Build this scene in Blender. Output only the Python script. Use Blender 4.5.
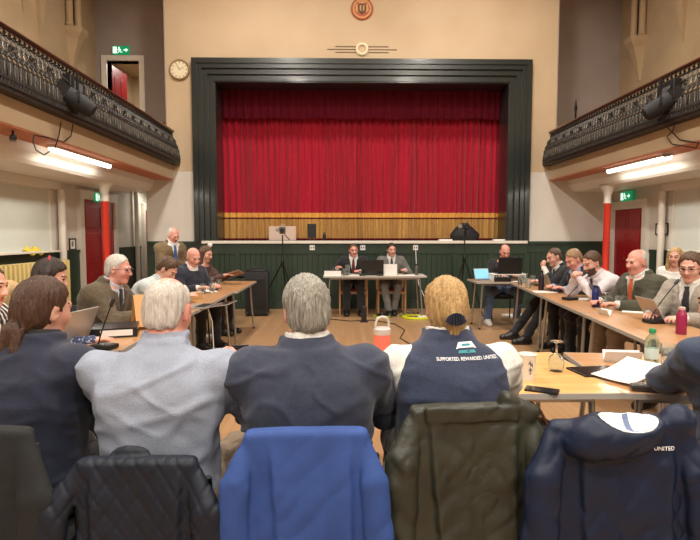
import bpy, bmesh, math, random
import numpy as np
from mathutils import Vector, Matrix, Euler

# ------------------------------------------------------------------ scene, camera, world, light
scene = bpy.context.scene
for o in list(bpy.data.objects):
    bpy.data.objects.remove(o, do_unlink=True)
COL = scene.collection
PI = math.pi
random.seed(7)

F_PX = 531.0
CAM = (-0.45, 0.0, 1.47)
cd = bpy.data.cameras.new('camera')
cd.sensor_width = 36.0
cd.lens = F_PX / 700.0 * 36.0
cd.clip_start = 0.05
cam = bpy.data.objects.new('camera', cd)
COL.objects.link(cam)
cam.location = CAM
cam.rotation_euler = (PI / 2 - math.atan(35 / F_PX), 0, -math.atan(10 / F_PX))
scene.camera = cam

w = bpy.data.worlds.new('world')
scene.world = w
w.use_nodes = True
w.node_tree.nodes['Background'].inputs[0].default_value = (0.8, 0.72, 0.62, 1)
w.node_tree.nodes['Background'].inputs[1].default_value = 0.05

vs = scene.view_settings
vs.view_transform = 'Standard'
vs.look = 'None'
vs.gamma = 1.0
vs.use_curve_mapping = False
vs.exposure = 0.0

CEIL_W = 165.0        # watts of each ceiling lamp
CEIL_C = (1.0, 0.93, 0.83)
TUBE_W = 26.0
TUBE_C = (1.0, 0.95, 0.86)

# ------------------------------------------------------------------ materials
def lin(c):
    c = [x / 255.0 for x in c]
    return tuple((x / 12.92 if x <= 0.04045 else ((x + 0.055) / 1.055) ** 2.4) for x in c)

MATS = {}
def mat(name, rgb, rough=0.6, metal=0.0, rgb2=None, nscale=8.0, stretch=(1, 1, 1), bump=0.0, bscale=60.0,
        emit=0.0, trans=0.0, coat=0.0, sheen=0.0, alpha=1.0, detail=4.0, spec=0.5, bstretch=None, lo=0.35, hi=0.65):
    """procedural principled material; rgb/rgb2 in sRGB 0..255 mixed by noise"""
    if name in MATS:
        return MATS[name]
    m = bpy.data.materials.new(name)
    m.use_nodes = True
    nt = m.node_tree
    b = nt.nodes['Principled BSDF']
    c = lin(rgb)
    b.inputs['Base Color'].default_value = (*c, 1)
    b.inputs['Roughness'].default_value = rough
    b.inputs['Metallic'].default_value = metal
    b.inputs['Specular IOR Level'].default_value = spec
    if trans:
        b.inputs['Transmission Weight'].default_value = trans
        b.inputs['IOR'].default_value = 1.3
    if coat:
        b.inputs['Coat Weight'].default_value = coat
        b.inputs['Coat Roughness'].default_value = 0.12
    if sheen:
        b.inputs['Sheen Weight'].default_value = sheen
        b.inputs['Sheen Roughness'].default_value = 0.5
    if emit:
        b.inputs['Emission Color'].default_value = (*c, 1)
        b.inputs['Emission Strength'].default_value = emit
    if rgb2 is not None or bump:
        tc = nt.nodes.new('ShaderNodeTexCoord')
        def noise(sc, st):
            mp = nt.nodes.new('ShaderNodeMapping')
            mp.inputs['Scale'].default_value = st
            nt.links.new(tc.outputs['Object'], mp.inputs['Vector'])
            n = nt.nodes.new('ShaderNodeTexNoise')
            n.inputs['Scale'].default_value = sc
            n.inputs['Detail'].default_value = detail
            nt.links.new(mp.outputs['Vector'], n.inputs['Vector'])
            return n
        if rgb2 is not None:
            n = noise(nscale, stretch)
            r = nt.nodes.new('ShaderNodeValToRGB')
            r.color_ramp.elements[0].position = lo
            r.color_ramp.elements[0].color = (*c, 1)
            r.color_ramp.elements[1].position = hi
            r.color_ramp.elements[1].color = (*lin(rgb2), 1)
            nt.links.new(n.outputs['Fac'], r.inputs['Fac'])
            nt.links.new(r.outputs['Color'], b.inputs['Base Color'])
        if bump:
            n = noise(bscale, bstretch or stretch)
            bp = nt.nodes.new('ShaderNodeBump')
            bp.inputs['Strength'].default_value = bump
            bp.inputs['Distance'].default_value = 0.01
            nt.links.new(n.outputs['Fac'], bp.inputs['Height'])
            nt.links.new(bp.outputs['Normal'], b.inputs['Normal'])
    MATS[name] = m
    return m

def brick_mat(name, c1, c2, mortar, scale, bw, rh, msize, rough=0.4, coat=0.0, rot=0.0, squash=1.0, nmix=None):
    if name in MATS:
        return MATS[name]
    m = bpy.data.materials.new(name)
    m.use_nodes = True
    nt = m.node_tree
    b = nt.nodes['Principled BSDF']
    tc = nt.nodes.new('ShaderNodeTexCoord')
    mp = nt.nodes.new('ShaderNodeMapping')
    mp.inputs['Rotation'].default_value = (0, 0, rot)
    nt.links.new(tc.outputs['Object'], mp.inputs['Vector'])
    t = nt.nodes.new('ShaderNodeTexBrick')
    t.inputs['Color1'].default_value = (*lin(c1), 1)
    t.inputs['Color2'].default_value = (*lin(c2), 1)
    t.inputs['Mortar'].default_value = (*lin(mortar), 1)
    t.inputs['Scale'].default_value = scale
    t.inputs['Brick Width'].default_value = bw
    t.inputs['Row Height'].default_value = rh
    t.inputs['Mortar Size'].default_value = msize
    nt.links.new(mp.outputs['Vector'], t.inputs['Vector'])
    n = nt.nodes.new('ShaderNodeTexNoise')
    n.inputs['Scale'].default_value = 1.3
    nt.links.new(tc.outputs['Object'], n.inputs['Vector'])
    mx = nt.nodes.new('ShaderNodeMixRGB')
    mx.blend_type = 'MULTIPLY'
    mx.inputs['Fac'].default_value = 0.35
    nt.links.new(t.outputs['Color'], mx.inputs['Color1'])
    nt.links.new(n.outputs['Color'], mx.inputs['Color2'])
    n2 = nt.nodes.new('ShaderNodeValToRGB')
    n2.color_ramp.elements[0].color = (0.75, 0.75, 0.75, 1)
    nt.links.new(n.outputs['Fac'], n2.inputs['Fac'])
    nt.links.new(n2.outputs['Color'], mx.inputs['Color2'])
    nt.links.new(mx.outputs['Color'], b.inputs['Base Color'])
    b.inputs['Roughness'].default_value = rough
    b.inputs['Coat Weight'].default_value = coat
    b.inputs['Coat Roughness'].default_value = 0.2
    MATS[name] = m
    return m

# ------------------------------------------------------------------ object helpers
def tag(o, label=None, cat=None, group=None, kind=None):
    if label: o['label'] = label
    if cat: o['category'] = cat
    if group: o['group'] = group
    if kind: o['kind'] = kind
    return o

def empty(name, loc=(0, 0, 0), rz=0.0, label=None, cat=None, group=None, rot=None):
    o = bpy.data.objects.new(name, None)
    o.empty_display_size = 0.05
    COL.objects.link(o)
    o.location = loc
    o.rotation_euler = rot if rot else (0, 0, rz)
    tag(o, label, cat, group)
    return o

class MB:
    """collects simple shapes and builds ONE mesh object"""
    def __init__(s):
        s.v = []; s.f = []
    def _add(s, vs_, fs):
        n = len(s.v)
        s.v += [tuple(p) for p in vs_]
        s.f += [tuple(i + n for i in f) for f in fs]
        return s
    def box(s, c, d, rz=0.0, M=None, ch=0.0):
        """centre, full dims; ch = small chamfer of all edges"""
        hx, hy, hz = d[0] / 2, d[1] / 2, d[2] / 2
        if ch <= 0:
            P = [(x, y, z) for x in (-hx, hx) for y in (-hy, hy) for z in (-hz, hz)]
            Fc = [(0, 1, 3, 2), (4, 6, 7, 5), (0, 4, 5, 1), (2, 3, 7, 6), (0, 2, 6, 4), (1, 5, 7, 3)]
        else:
            bm = bmesh.new()
            bmesh.ops.create_cube(bm, size=1.0)
            bmesh.ops.scale(bm, vec=d, verts=bm.verts)
            bmesh.ops.bevel(bm, geom=bm.edges[:], offset=min(ch, min(d) * 0.45), segments=2, profile=0.6, affect='EDGES')
            bm.verts.index_update()
            P = [tuple(v.co) for v in bm.verts]
            Fc = [tuple(v.index for v in f.verts) for f in bm.faces]
            bm.free()
        R = (M if M is not None else Matrix.Rotation(rz, 3, 'Z'))
        return s._add([Vector(c) + R @ Vector(p) for p in P], Fc)
    def b2(s, x0, x1, y0, y1, z0, z1, ch=0.0):
        return s.box(((x0 + x1) / 2, (y0 + y1) / 2, (z0 + z1) / 2), (abs(x1 - x0), abs(y1 - y0), abs(z1 - z0)), ch=ch)
    def tube(s, pts, r, n=8, caps=True, closed=False):
        pts = [Vector(p) for p in pts]
        N = len(pts)
        rs = r if isinstance(r, (list, tuple)) else [r] * N
        rings = []
        up = None
        for i in range(N):
            if closed:
                t = (pts[(i + 1) % N] - pts[i - 1])
            else:
                t = pts[min(i + 1, N - 1)] - pts[max(i - 1, 0)]
            t.normalize()
            if up is None:
                a = Vector((0, 0, 1)) if abs(t.z) < 0.9 else Vector((1, 0, 0))
                up = (a - t * a.dot(t)).normalized()
            else:
                up = (up - t * up.dot(t))
                up = up.normalized() if up.length > 1e-6 else t.orthogonal().normalized()
            bt = t.cross(up)
            rings.append([pts[i] + (up * math.cos(2 * PI * k / n) + bt * math.sin(2 * PI * k / n)) * rs[i] for k in range(n)])
        V = [p for rg in rings for p in rg]
        Fc = []
        for i in range(N if closed else N - 1):
            j = (i + 1) % N
            for k in range(n):
                k2 = (k + 1) % n
                Fc.append((i * n + k, i * n + k2, j * n + k2, j * n + k))
        if caps and not closed:
            Fc.append(tuple(range(n - 1, -1, -1)))
            Fc.append(tuple((N - 1) * n + k for k in range(n)))
        return s._add(V, Fc)
    def bar(s, a, b, w_, h_):
        a = Vector(a); b = Vector(b)
        z = (b - a); L = z.length; z.normalize()
        x = z.cross(Vector((0, 0, 1)))
        if x.length < 1e-4: x = Vector((1, 0, 0))
        x.normalize(); y = z.cross(x)
        M = Matrix((x, y, z)).transposed()
        return s.box((a + b) / 2, (w_, h_, L), M=M)
    def lathe(s, prof, c=(0, 0, 0), n=24, M=None):
        V = []; Fc = []
        for (r, z) in prof:
            for k in range(n):
                a = 2 * PI * k / n
                V.append(Vector((r * math.cos(a), r * math.sin(a), z)))
        for i in range(len(prof) - 1):
            for k in range(n):
                k2 = (k + 1) % n
                Fc.append((i * n + k, i * n + k2, (i + 1) * n + k2, (i + 1) * n + k))
        if prof[0][0] > 1e-5: Fc.append(tuple(range(n - 1, -1, -1)))
        if prof[-1][0] > 1e-5: Fc.append(tuple((len(prof) - 1) * n + k for k in range(n)))
        if M is not None: V = [M @ p for p in V]
        return s._add([Vector(c) + p for p in V], Fc)
    def prism(s, poly, t, M=None, c=(0, 0, 0)):
        """polygon in local xy extruded 0..t along local z, then M (3x3)"""
        n = len(poly)
        V = [Vector((p[0], p[1], 0)) for p in poly] + [Vector((p[0], p[1], t)) for p in poly]
        Fc = [tuple(range(n - 1, -1, -1)), tuple(range(n, 2 * n))]
        for k in range(n):
            k2 = (k + 1) % n
            Fc.append((k, k2, n + k2, n + k))
        if M is not None: V = [M @ p for p in V]
        return s._add([Vector(c) + p for p in V], Fc)
    def grid(s, fn, nu, nv):
        V = [fn(i / nu, j / nv) for j in range(nv + 1) for i in range(nu + 1)]
        Fc = [(j * (nu + 1) + i, j * (nu + 1) + i + 1, (j + 1) * (nu + 1) + i + 1, (j + 1) * (nu + 1) + i) for j in range(nv) for i in range(nu)]
        return s._add(V, Fc)
    def mesh(s, name, m, smooth=False):
        me = bpy.data.meshes.new(name)
        me.from_pydata(s.v, [], s.f)
        me.materials.append(m)
        if smooth:
            me.shade_smooth()
            try: me.set_sharp_from_angle(angle=math.radians(42))
            except Exception: pass
        return me
    def build(s, name, m, parent=None, smooth=False, loc=None, rz=None):
        o = bpy.data.objects.new(name, s.mesh(name, m, smooth))
        COL.objects.link(o)
        if parent is not None: o.parent = parent
        if loc is not None: o.location = loc
        if rz is not None: o.rotation_euler = (0, 0, rz)
        return o

def copy_tree(o, parent=None):
    c = o.copy()
    COL.objects.link(c)
    c.parent = parent
    for ch in [x for x in bpy.data.objects if x.parent == o]:
        copy_tree(ch, c)
    return c

def struct(o):
    o['kind'] = 'structure'
    return o

YZX = Matrix(((1, 0, 0), (0, 0, -1), (0, 1, 0)))     # local xy -> world xz, extrude towards -y (to the camera)

def text_mesh(txt, size, extrude=0.0, align='CENTER', spacing=1.0):
    cu = bpy.data.curves.new('t', 'FONT')
    cu.body = txt
    cu.size = size
    cu.extrude = extrude
    cu.offset = size * 0.018
    cu.align_x = align
    cu.align_y = 'CENTER'
    cu.space_character = spacing
    cu.resolution_u = 3
    ob = bpy.data.objects.new('t', cu)
    COL.objects.link(ob)
    dg = bpy.context.evaluated_depsgraph_get()
    me = bpy.data.meshes.new_from_object(ob.evaluated_get(dg))
    bpy.data.objects.remove(ob, do_unlink=True)
    return me

def text_obj(name, txt, size, m, parent, loc, rot, extrude=0.0006, bold=0.0):
    me = text_mesh(txt, size, extrude)
    me.materials.clear(); me.materials.append(m)
    o = bpy.data.objects.new(name, me)
    COL.objects.link(o)
    o.parent = parent
    o.location = loc
    o.rotation_euler = rot
    return o

# photo pixel -> point on a horizontal plane / on a plane y = const / x = const
_th = math.atan(35 / F_PX); _ps = math.atan(10 / F_PX)
_fw = np.array([math.sin(_ps) * math.cos(_th), math.cos(_ps) * math.cos(_th), -math.sin(_th)])
_rt = np.array([math.cos(_ps), -math.sin(_ps), 0]); _up = np.cross(_rt, _fw)
def _ray(u, v): return _fw + _rt * (u - 350) / F_PX + _up * (270 - v) / F_PX
def pz(u, v, z): d_ = _ray(u, v); return np.array(CAM) + d_ * (z - CAM[2]) / d_[2]
def py(u, v, y): d_ = _ray(u, v); return np.array(CAM) + d_ * y / d_[1]
def px_(u, v, x): d_ = _ray(u, v); return np.array(CAM) + d_ * (x - CAM[0]) / d_[0]
# ------------------------------------------------------------------ the hall
D = 10.64      # proscenium wall
XW = 5.05      # side walls under the balcony
XU = 5.75      # side walls above the balcony
YE = 11.9      # end walls above the balcony
YB = -9.5      # wall behind the camera
ZC = 8.2
M_cream = mat('cream_plaster', (198, 176, 146), 0.85, rgb2=(190, 167, 136), nscale=1.2, bump=0.08, bscale=25)
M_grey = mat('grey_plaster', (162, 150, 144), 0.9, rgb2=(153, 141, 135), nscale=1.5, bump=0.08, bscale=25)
M_tan = mat('tan_plaster', (184, 160, 126), 0.9, rgb2=(174, 150, 118), nscale=1.4, bump=0.08, bscale=25)
M_white = mat('offwhite_plaster', (214, 208, 198), 0.8, rgb2=(206, 200, 190), nscale=1.3, bump=0.06, bscale=25)
M_whitep = mat('white_gloss_paint', (222, 216, 204), 0.4)
M_green = mat('dark_green_paint', (42, 60, 47), 0.42, rgb2=(38, 54, 43), nscale=2.0)
M_blackgreen = mat('black_green_gloss', (36, 42, 40), 0.3, coat=0.3)
M_orange = mat('terracotta_paint', (186, 116, 82), 0.7)
M_red = mat('red_door_paint', (150, 18, 28), 0.4, coat=0.2)
M_colred = mat('red_column_paint', (206, 52, 34), 0.35, coat=0.3)
M_iron = mat('cast_iron_paint', (30, 27, 25), 0.5, rgb2=(46, 40, 34), nscale=30, spec=0.4)
M_gilt = mat('gilt_highlight', (104, 90, 66), 0.45, metal=0.3)
M_rail = mat('varnished_mahogany', (86, 36, 20), 0.28, rgb2=(64, 26, 15), nscale=5, stretch=(1, 0.2, 1), coat=0.4)
M_floor = brick_mat('oak_strip_floor', (184, 146, 108), (172, 134, 96), (146, 110, 78), 1.0, 1.4, 0.075, 0.002, rough=0.32, coat=0.25, rot=PI / 2)

floor = MB().b2(-7, 7, YB, 14.5, -0.1, 0).build('floor', M_floor); struct(floor)
ceil = MB().b2(-7, 7, YB, 14.5, ZC, ZC + 0.1).build('ceiling', M_cream); struct(ceil)
struct(MB().b2(-7, 7, YB - 0.15, YB, 0, ZC).build('wall_back', M_grey))

# proscenium wall: one wall with the stage opening
PO = 3.32; PZ = 4.89          # outer edge of the frame
m = MB()
m.b2(-3.84, -PO + 0.05, D, D + 0.45, 2.72, ZC)
m.b2(PO - 0.05, 3.84, D, D + 0.45, 2.72, ZC)
m.b2(-PO + 0.05, PO - 0.05, D, D + 0.45, PZ - 0.05, ZC)
wall_front = struct(m.build('wall_front', M_cream))
# lower end walls beside the stage
m = MB()
m.b2(-4.27, -PO + 0.05, D, D + 0.45, 1.34, 2.72)
struct(m.build('wall_front_low', M_white))
m = MB()
m.b2(PO - 0.05, XW, D, D + 0.45, 1.34, 2.72)
struct(m.build('wall_front_low', M_white))
# upper end walls (recessed), left one with a doorway
dx0, dx1, dz1 = -5.50, -4.80, 5.24
m = MB()
m.b2(-XU, dx0, YE, YE + 0.2, 2.7, ZC); m.b2(dx1, -3.0, YE, YE + 0.2, 2.7, ZC); m.b2(dx0, dx1, YE, YE + 0.2, dz1, ZC)
struct(m.build('wall_upper_left', M_grey))
struct(MB().b2(3.0, XU, YE, YE + 0.2, 2.7, ZC).build('wall_upper_right', M_grey))
# dark returns at the sides of the proscenium wall
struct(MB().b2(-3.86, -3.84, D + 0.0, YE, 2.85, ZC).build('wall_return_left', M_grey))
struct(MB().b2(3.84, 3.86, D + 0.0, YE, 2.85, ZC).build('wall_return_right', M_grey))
# room behind the upper doorway
m = MB()
m.b2(-5.9, -3.9, YE + 2.4, YE + 2.5, 2.7, 5.6); m.b2(-3.95, -3.9, YE + 0.2, YE + 2.4, 2.7, 5.6); m.b2(-5.95, -5.9, YE + 0.2, YE + 2.4, 2.7, 5.6)
m.b2(-5.95, -3.9, YE + 0.2, YE + 2.5, 5.6, 5.65); m.b2(-5.95, -3.9, YE + 0.2, YE + 2.5, 2.75, 2.8)
struct(m.build('wall_landing', M_cream))
d = struct(empty('door_1', (dx0 + 0.02, YE + 0.2, 2.85)))
d.rotation_euler = (0, 0, math.radians(86))
MB().b2(0, 0.68, 0, 0.045, 0, 2.36).build('door_leaf', M_red, d)
for zz in (0.25, 1.3):
    for xx in (0.09, 0.38):
        MB().b2(xx, xx + 0.22, -0.012, 0, zz, zz + 0.85, ch=0.006).build('door_panel', M_red, d)
fr = struct(empty('trim_1', ((dx0 + dx1) / 2, YE, 2.85)))
m = MB(); m.b2(-0.46, -0.35, -0.05, 0.2, 0, 2.39); m.b2(0.35, 0.46, -0.05, 0.2, 0, 2.39); m.b2(-0.46, 0.46, -0.05, 0.2, 2.39, 2.5)
m.build('door_architrave', M_whitep, fr)

# side walls
def side(s):
    nm = 'left' if s < 0 else 'right'
    m = MB()
    yend = 14.0 if s < 0 else D + 0.45
    m.b2(s * XW, s * (XW + 0.2), YB, yend, 0, 2.5)
    struct(m.build('wall_' + nm, M_white))
    struct(MB().b2(s * XU, s * (XU + 0.2), YB, YE + 0.2, 2.5, ZC).build('wall_gallery_' + nm, M_tan))
    # dado, green
    m = MB()
    for (y0, y1) in (((YB, 9.42), (10.98, 12.3)) if s < 0 else ((YB, 9.3), (10.62, 10.64))):
        m.b2(s * (XW - 0.025), s * XW, y0, y1, 0.14, 1.2)
        m.b2(s * (XW - 0.04), s * XW, y0, y1, 1.16, 1.215)
        m.b2(s * (XW - 0.035), s * XW, y0, y1, 0, 0.15)
    struct(m.build('trim_dado_' + nm, M_green))
side(-1); side(1)
# lobby behind the left lower corner
m = MB(); m.b2(-XW, -4.0, 13.6, 13.7, 0, 2.85); m.b2(-4.27, -4.22, D + 0.45, 13.6, 0, 2.85)
struct(m.build('wall_lobby', M_white))
# dado on the end walls and stage front
def dado_end(x0, x1, name):
    m = MB()
    m.b2(x0, x1, D - 0.02, D + 0.4, 0, 1.34)
    m.b2(x0, x1, D - 0.05, D, 1.29, 1.345)
    m.b2(x0, x1, D - 0.04, D, 1.12, 1.17)
    m.b2(x0, x1, D - 0.045, D, 0, 0.16)
    n = int((x1 - x0) / 0.1)
    for k in range(n):
        xa = x0 + (x1 - x0) * k / n
        m.b2(xa + 0.004, xa + (x1 - x0) / n - 0.004, D - 0.03, D, 0.16, 1.12)
    return struct(m.build(name, M_green))
dado_end(-4.27, -3.2, 'trim_dado_front_left')
dado_end(3.28, XW, 'trim_dado_front_right')
YS = D - 0.1
stage = struct(empty('wall_stage_front', (0, YS, 0)))
MB().b2(-3.2, 3.28, 0.03, 0.3, 0, 1.3).build('backing', M_green, stage)
m = MB()
xs = [-3.2 + 6.48 * k / 9 for k in range(10)]
m.b2(-3.2, 3.28, -0.01, 0.03, 1.1, 1.3); m.b2(-3.2, 3.28, -0.012, 0.03, 0, 0.17)
for x in xs: m.b2(x - 0.05, x + 0.05, -0.005, 0.03, 0.17, 1.1)
m.build('panel_frame', M_green, stage)
for k in range(9):
    a, b = xs[k] + 0.05, xs[k + 1] - 0.05
    pm = MB(); n = 6
    for q in range(n):
        pm.b2(a + (b - a) * q / n + 0.004, a + (b - a) * (q + 1) / n - 0.004, 0.01, 0.03, 0.17, 1.1)
    pm.build('panel', M_green, stage)
# stage lip, white
m = MB(); m.b2(-3.17, 3.28, YS - 0.05, D + 0.3, 1.30, 1.355, ch=0.008)
struct(m.build('trim_stage_lip', M_whitep))
struct(MB().b2(-3.6, 3.6, D + 0.3, 14.2, 1.2, 1.34).build('floor_stage', mat('stage_floor', (52, 34, 26), 0.6)))
struct(MB().b2(-5, 5, 14.2, 14.3, 1.2, ZC).build('wall_stage_back', mat('stage_black', (18, 16, 18), 0.9)))
struct(MB().b2(-3.45, -3.4, D + 0.45, 14.2, 1.3, 6).build('wall_stage_left', MATS['stage_black']))
struct(MB().b2(3.4, 3.45, D + 0.45, 14.2, 1.3, 6).build('wall_stage_right', MATS['stage_black']))
struct(MB().b2(-3.45, 3.45, D + 0.45, 14.2, 6, 6.1).build('ceiling_stage', MATS['stage_black']))

# proscenium frame: stepped moulding on three sides
fr = struct(empty('trim_proscenium', (0, D, 1.34)))
steps = [(0.0, 0.10, 0.10), (0.10, 0.13, 0.075), (0.13, 0.20, 0.12), (0.20, 0.235, 0.07), (0.235, 0.31, 0.10), (0.31, 0.345, 0.05), (0.345, 0.43, 0.075)]
for (a, b, pr) in steps:
    m = MB()
    ztop = PZ - 1.34
    m.b2(-PO + a, -PO + b, -pr, 0.02, 0, ztop - a); m.b2(PO - b, PO - a, -pr, 0.02, 0, ztop - a); m.b2(-PO + b, PO - b, -pr, 0.02, ztop - b, ztop - a)
    m.build('moulding', M_blackgreen, fr)
m = MB()
m.b2(-PO + 0.43, -PO + 0.45, -0.05, 0.5, 0, ztop - 0.43); m.b2(PO - 0.45, PO - 0.43, -0.05, 0.5, 0, ztop - 0.43); m.b2(-PO + 0.43, PO - 0.43, -0.05, 0.5, ztop - 0.45, ztop - 0.43)
m.build('reveal', M_blackgreen, fr)

# ------------------------------------------------------------------ stage curtain: two drapes with gold bands
M_velvet = mat('red_velvet', (178, 24, 50), 0.8, rgb2=(156, 18, 42), nscale=3, stretch=(6, 1, 0.3), sheen=0.15, spec=0.2)
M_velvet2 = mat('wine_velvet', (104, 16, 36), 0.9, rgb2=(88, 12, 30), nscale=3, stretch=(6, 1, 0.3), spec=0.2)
M_gold = mat('gold_braid', (232, 176, 76), 0.55, rgb2=(218, 156, 60), nscale=40, sheen=0.3)
M_gold2 = mat('old_gold_satin', (196, 150, 80), 0.6, rgb2=(176, 132, 66), nscale=6, stretch=(6, 1, 0.4), sheen=0.2)
YC = D + 0.85
rng = np.random.RandomState(3)
def curtain(x0, x1, label):
    root = empty('stage_curtain', ((x0 + x1) / 2, YC, 1.36), label=label, cat='curtain', group='stage curtains')
    xs = [x0]
    while xs[-1] < x1:
        xs.append(xs[-1] + rng.uniform(0.045, 0.085))
    ph = np.array(xs); am = rng.uniform(0.025, 0.06, len(xs))
    N = int((x1 - x0) / 0.011)
    U = np.linspace(x0, x1, N)
    phase = np.interp(U, ph, np.arange(len(ph))) * PI
    amp = np.interp(U, ph, am)
    off = np.sin(phase) * amp + 0.02 * np.sin(U * 5.0)
    def piece(nm, z0, z1, push, m_, nz=6, flare=0.0):
        mb = MB()
        zs = np.linspace(z0, z1, nz)
        for z in zs:
            t = (z - 1.36) / 3.6
            for x, o in zip(U, off):
                mb.v.append((x - (x0 + x1) / 2 + 0.012 * math.sin(z * 1.7 + x * 3), o * (1.0 - 0.35 * t) - push + 0.008 * math.sin(2.3 * z + 9 * x), z - 1.36))
        n = len(U)
        for j in range(nz - 1):
            for i in range(n - 1):
                mb.f.append((j * n + i, j * n + i + 1, (j + 1) * n + i + 1, (j + 1) * n + i))
        return mb.build(nm, m_, root, smooth=True)
    piece('drape', 1.93, 4.75, 0.0, M_velvet, 10)
    piece('gold_band', 1.845, 1.945, 0.006, M_gold, 4)
    piece('red_stripe', 1.815, 1.848, 0.004, M_velvet2, 3)
    piece('gold_hem', 1.40, 1.818, 0.0, M_gold2, 5)
    piece('bottom_hem', 1.36, 1.402, -0.002, M_velvet2, 3)
    return root
curtain(-3.02, -0.02, 'red velvet stage curtain with gold hem, on the same side as the round wall clock')
curtain(-0.06, 3.07, 'red velvet stage curtain with gold hem, on the side behind the black bag')
# pelmet, extended low in wine cloth to imitate shade on the curtain top
root = empty('curtain_pelmet', (0, YC - 0.2, 4.0), label='wine red valance across the top of the stage opening, extended down to imitate curtain shade', cat='valance')
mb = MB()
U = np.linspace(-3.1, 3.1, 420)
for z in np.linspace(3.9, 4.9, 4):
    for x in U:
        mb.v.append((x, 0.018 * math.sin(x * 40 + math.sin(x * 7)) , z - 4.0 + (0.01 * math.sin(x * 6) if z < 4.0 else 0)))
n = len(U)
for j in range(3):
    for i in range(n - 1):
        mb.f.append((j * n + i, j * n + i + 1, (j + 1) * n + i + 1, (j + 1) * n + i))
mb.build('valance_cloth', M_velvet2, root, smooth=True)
MB().tube([(-3.16, 0.02, 0.88), (3.16, 0.02, 0.88)], 0.025, 8).build('pelmet_rail', M_blackgreen, root)
for sx in (-1, 1): MB().b2(sx * 3.1, sx * 3.42, -0.02, 0.04, 0.84, 0.92).build('rail_bracket', M_blackgreen, root)

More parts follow.
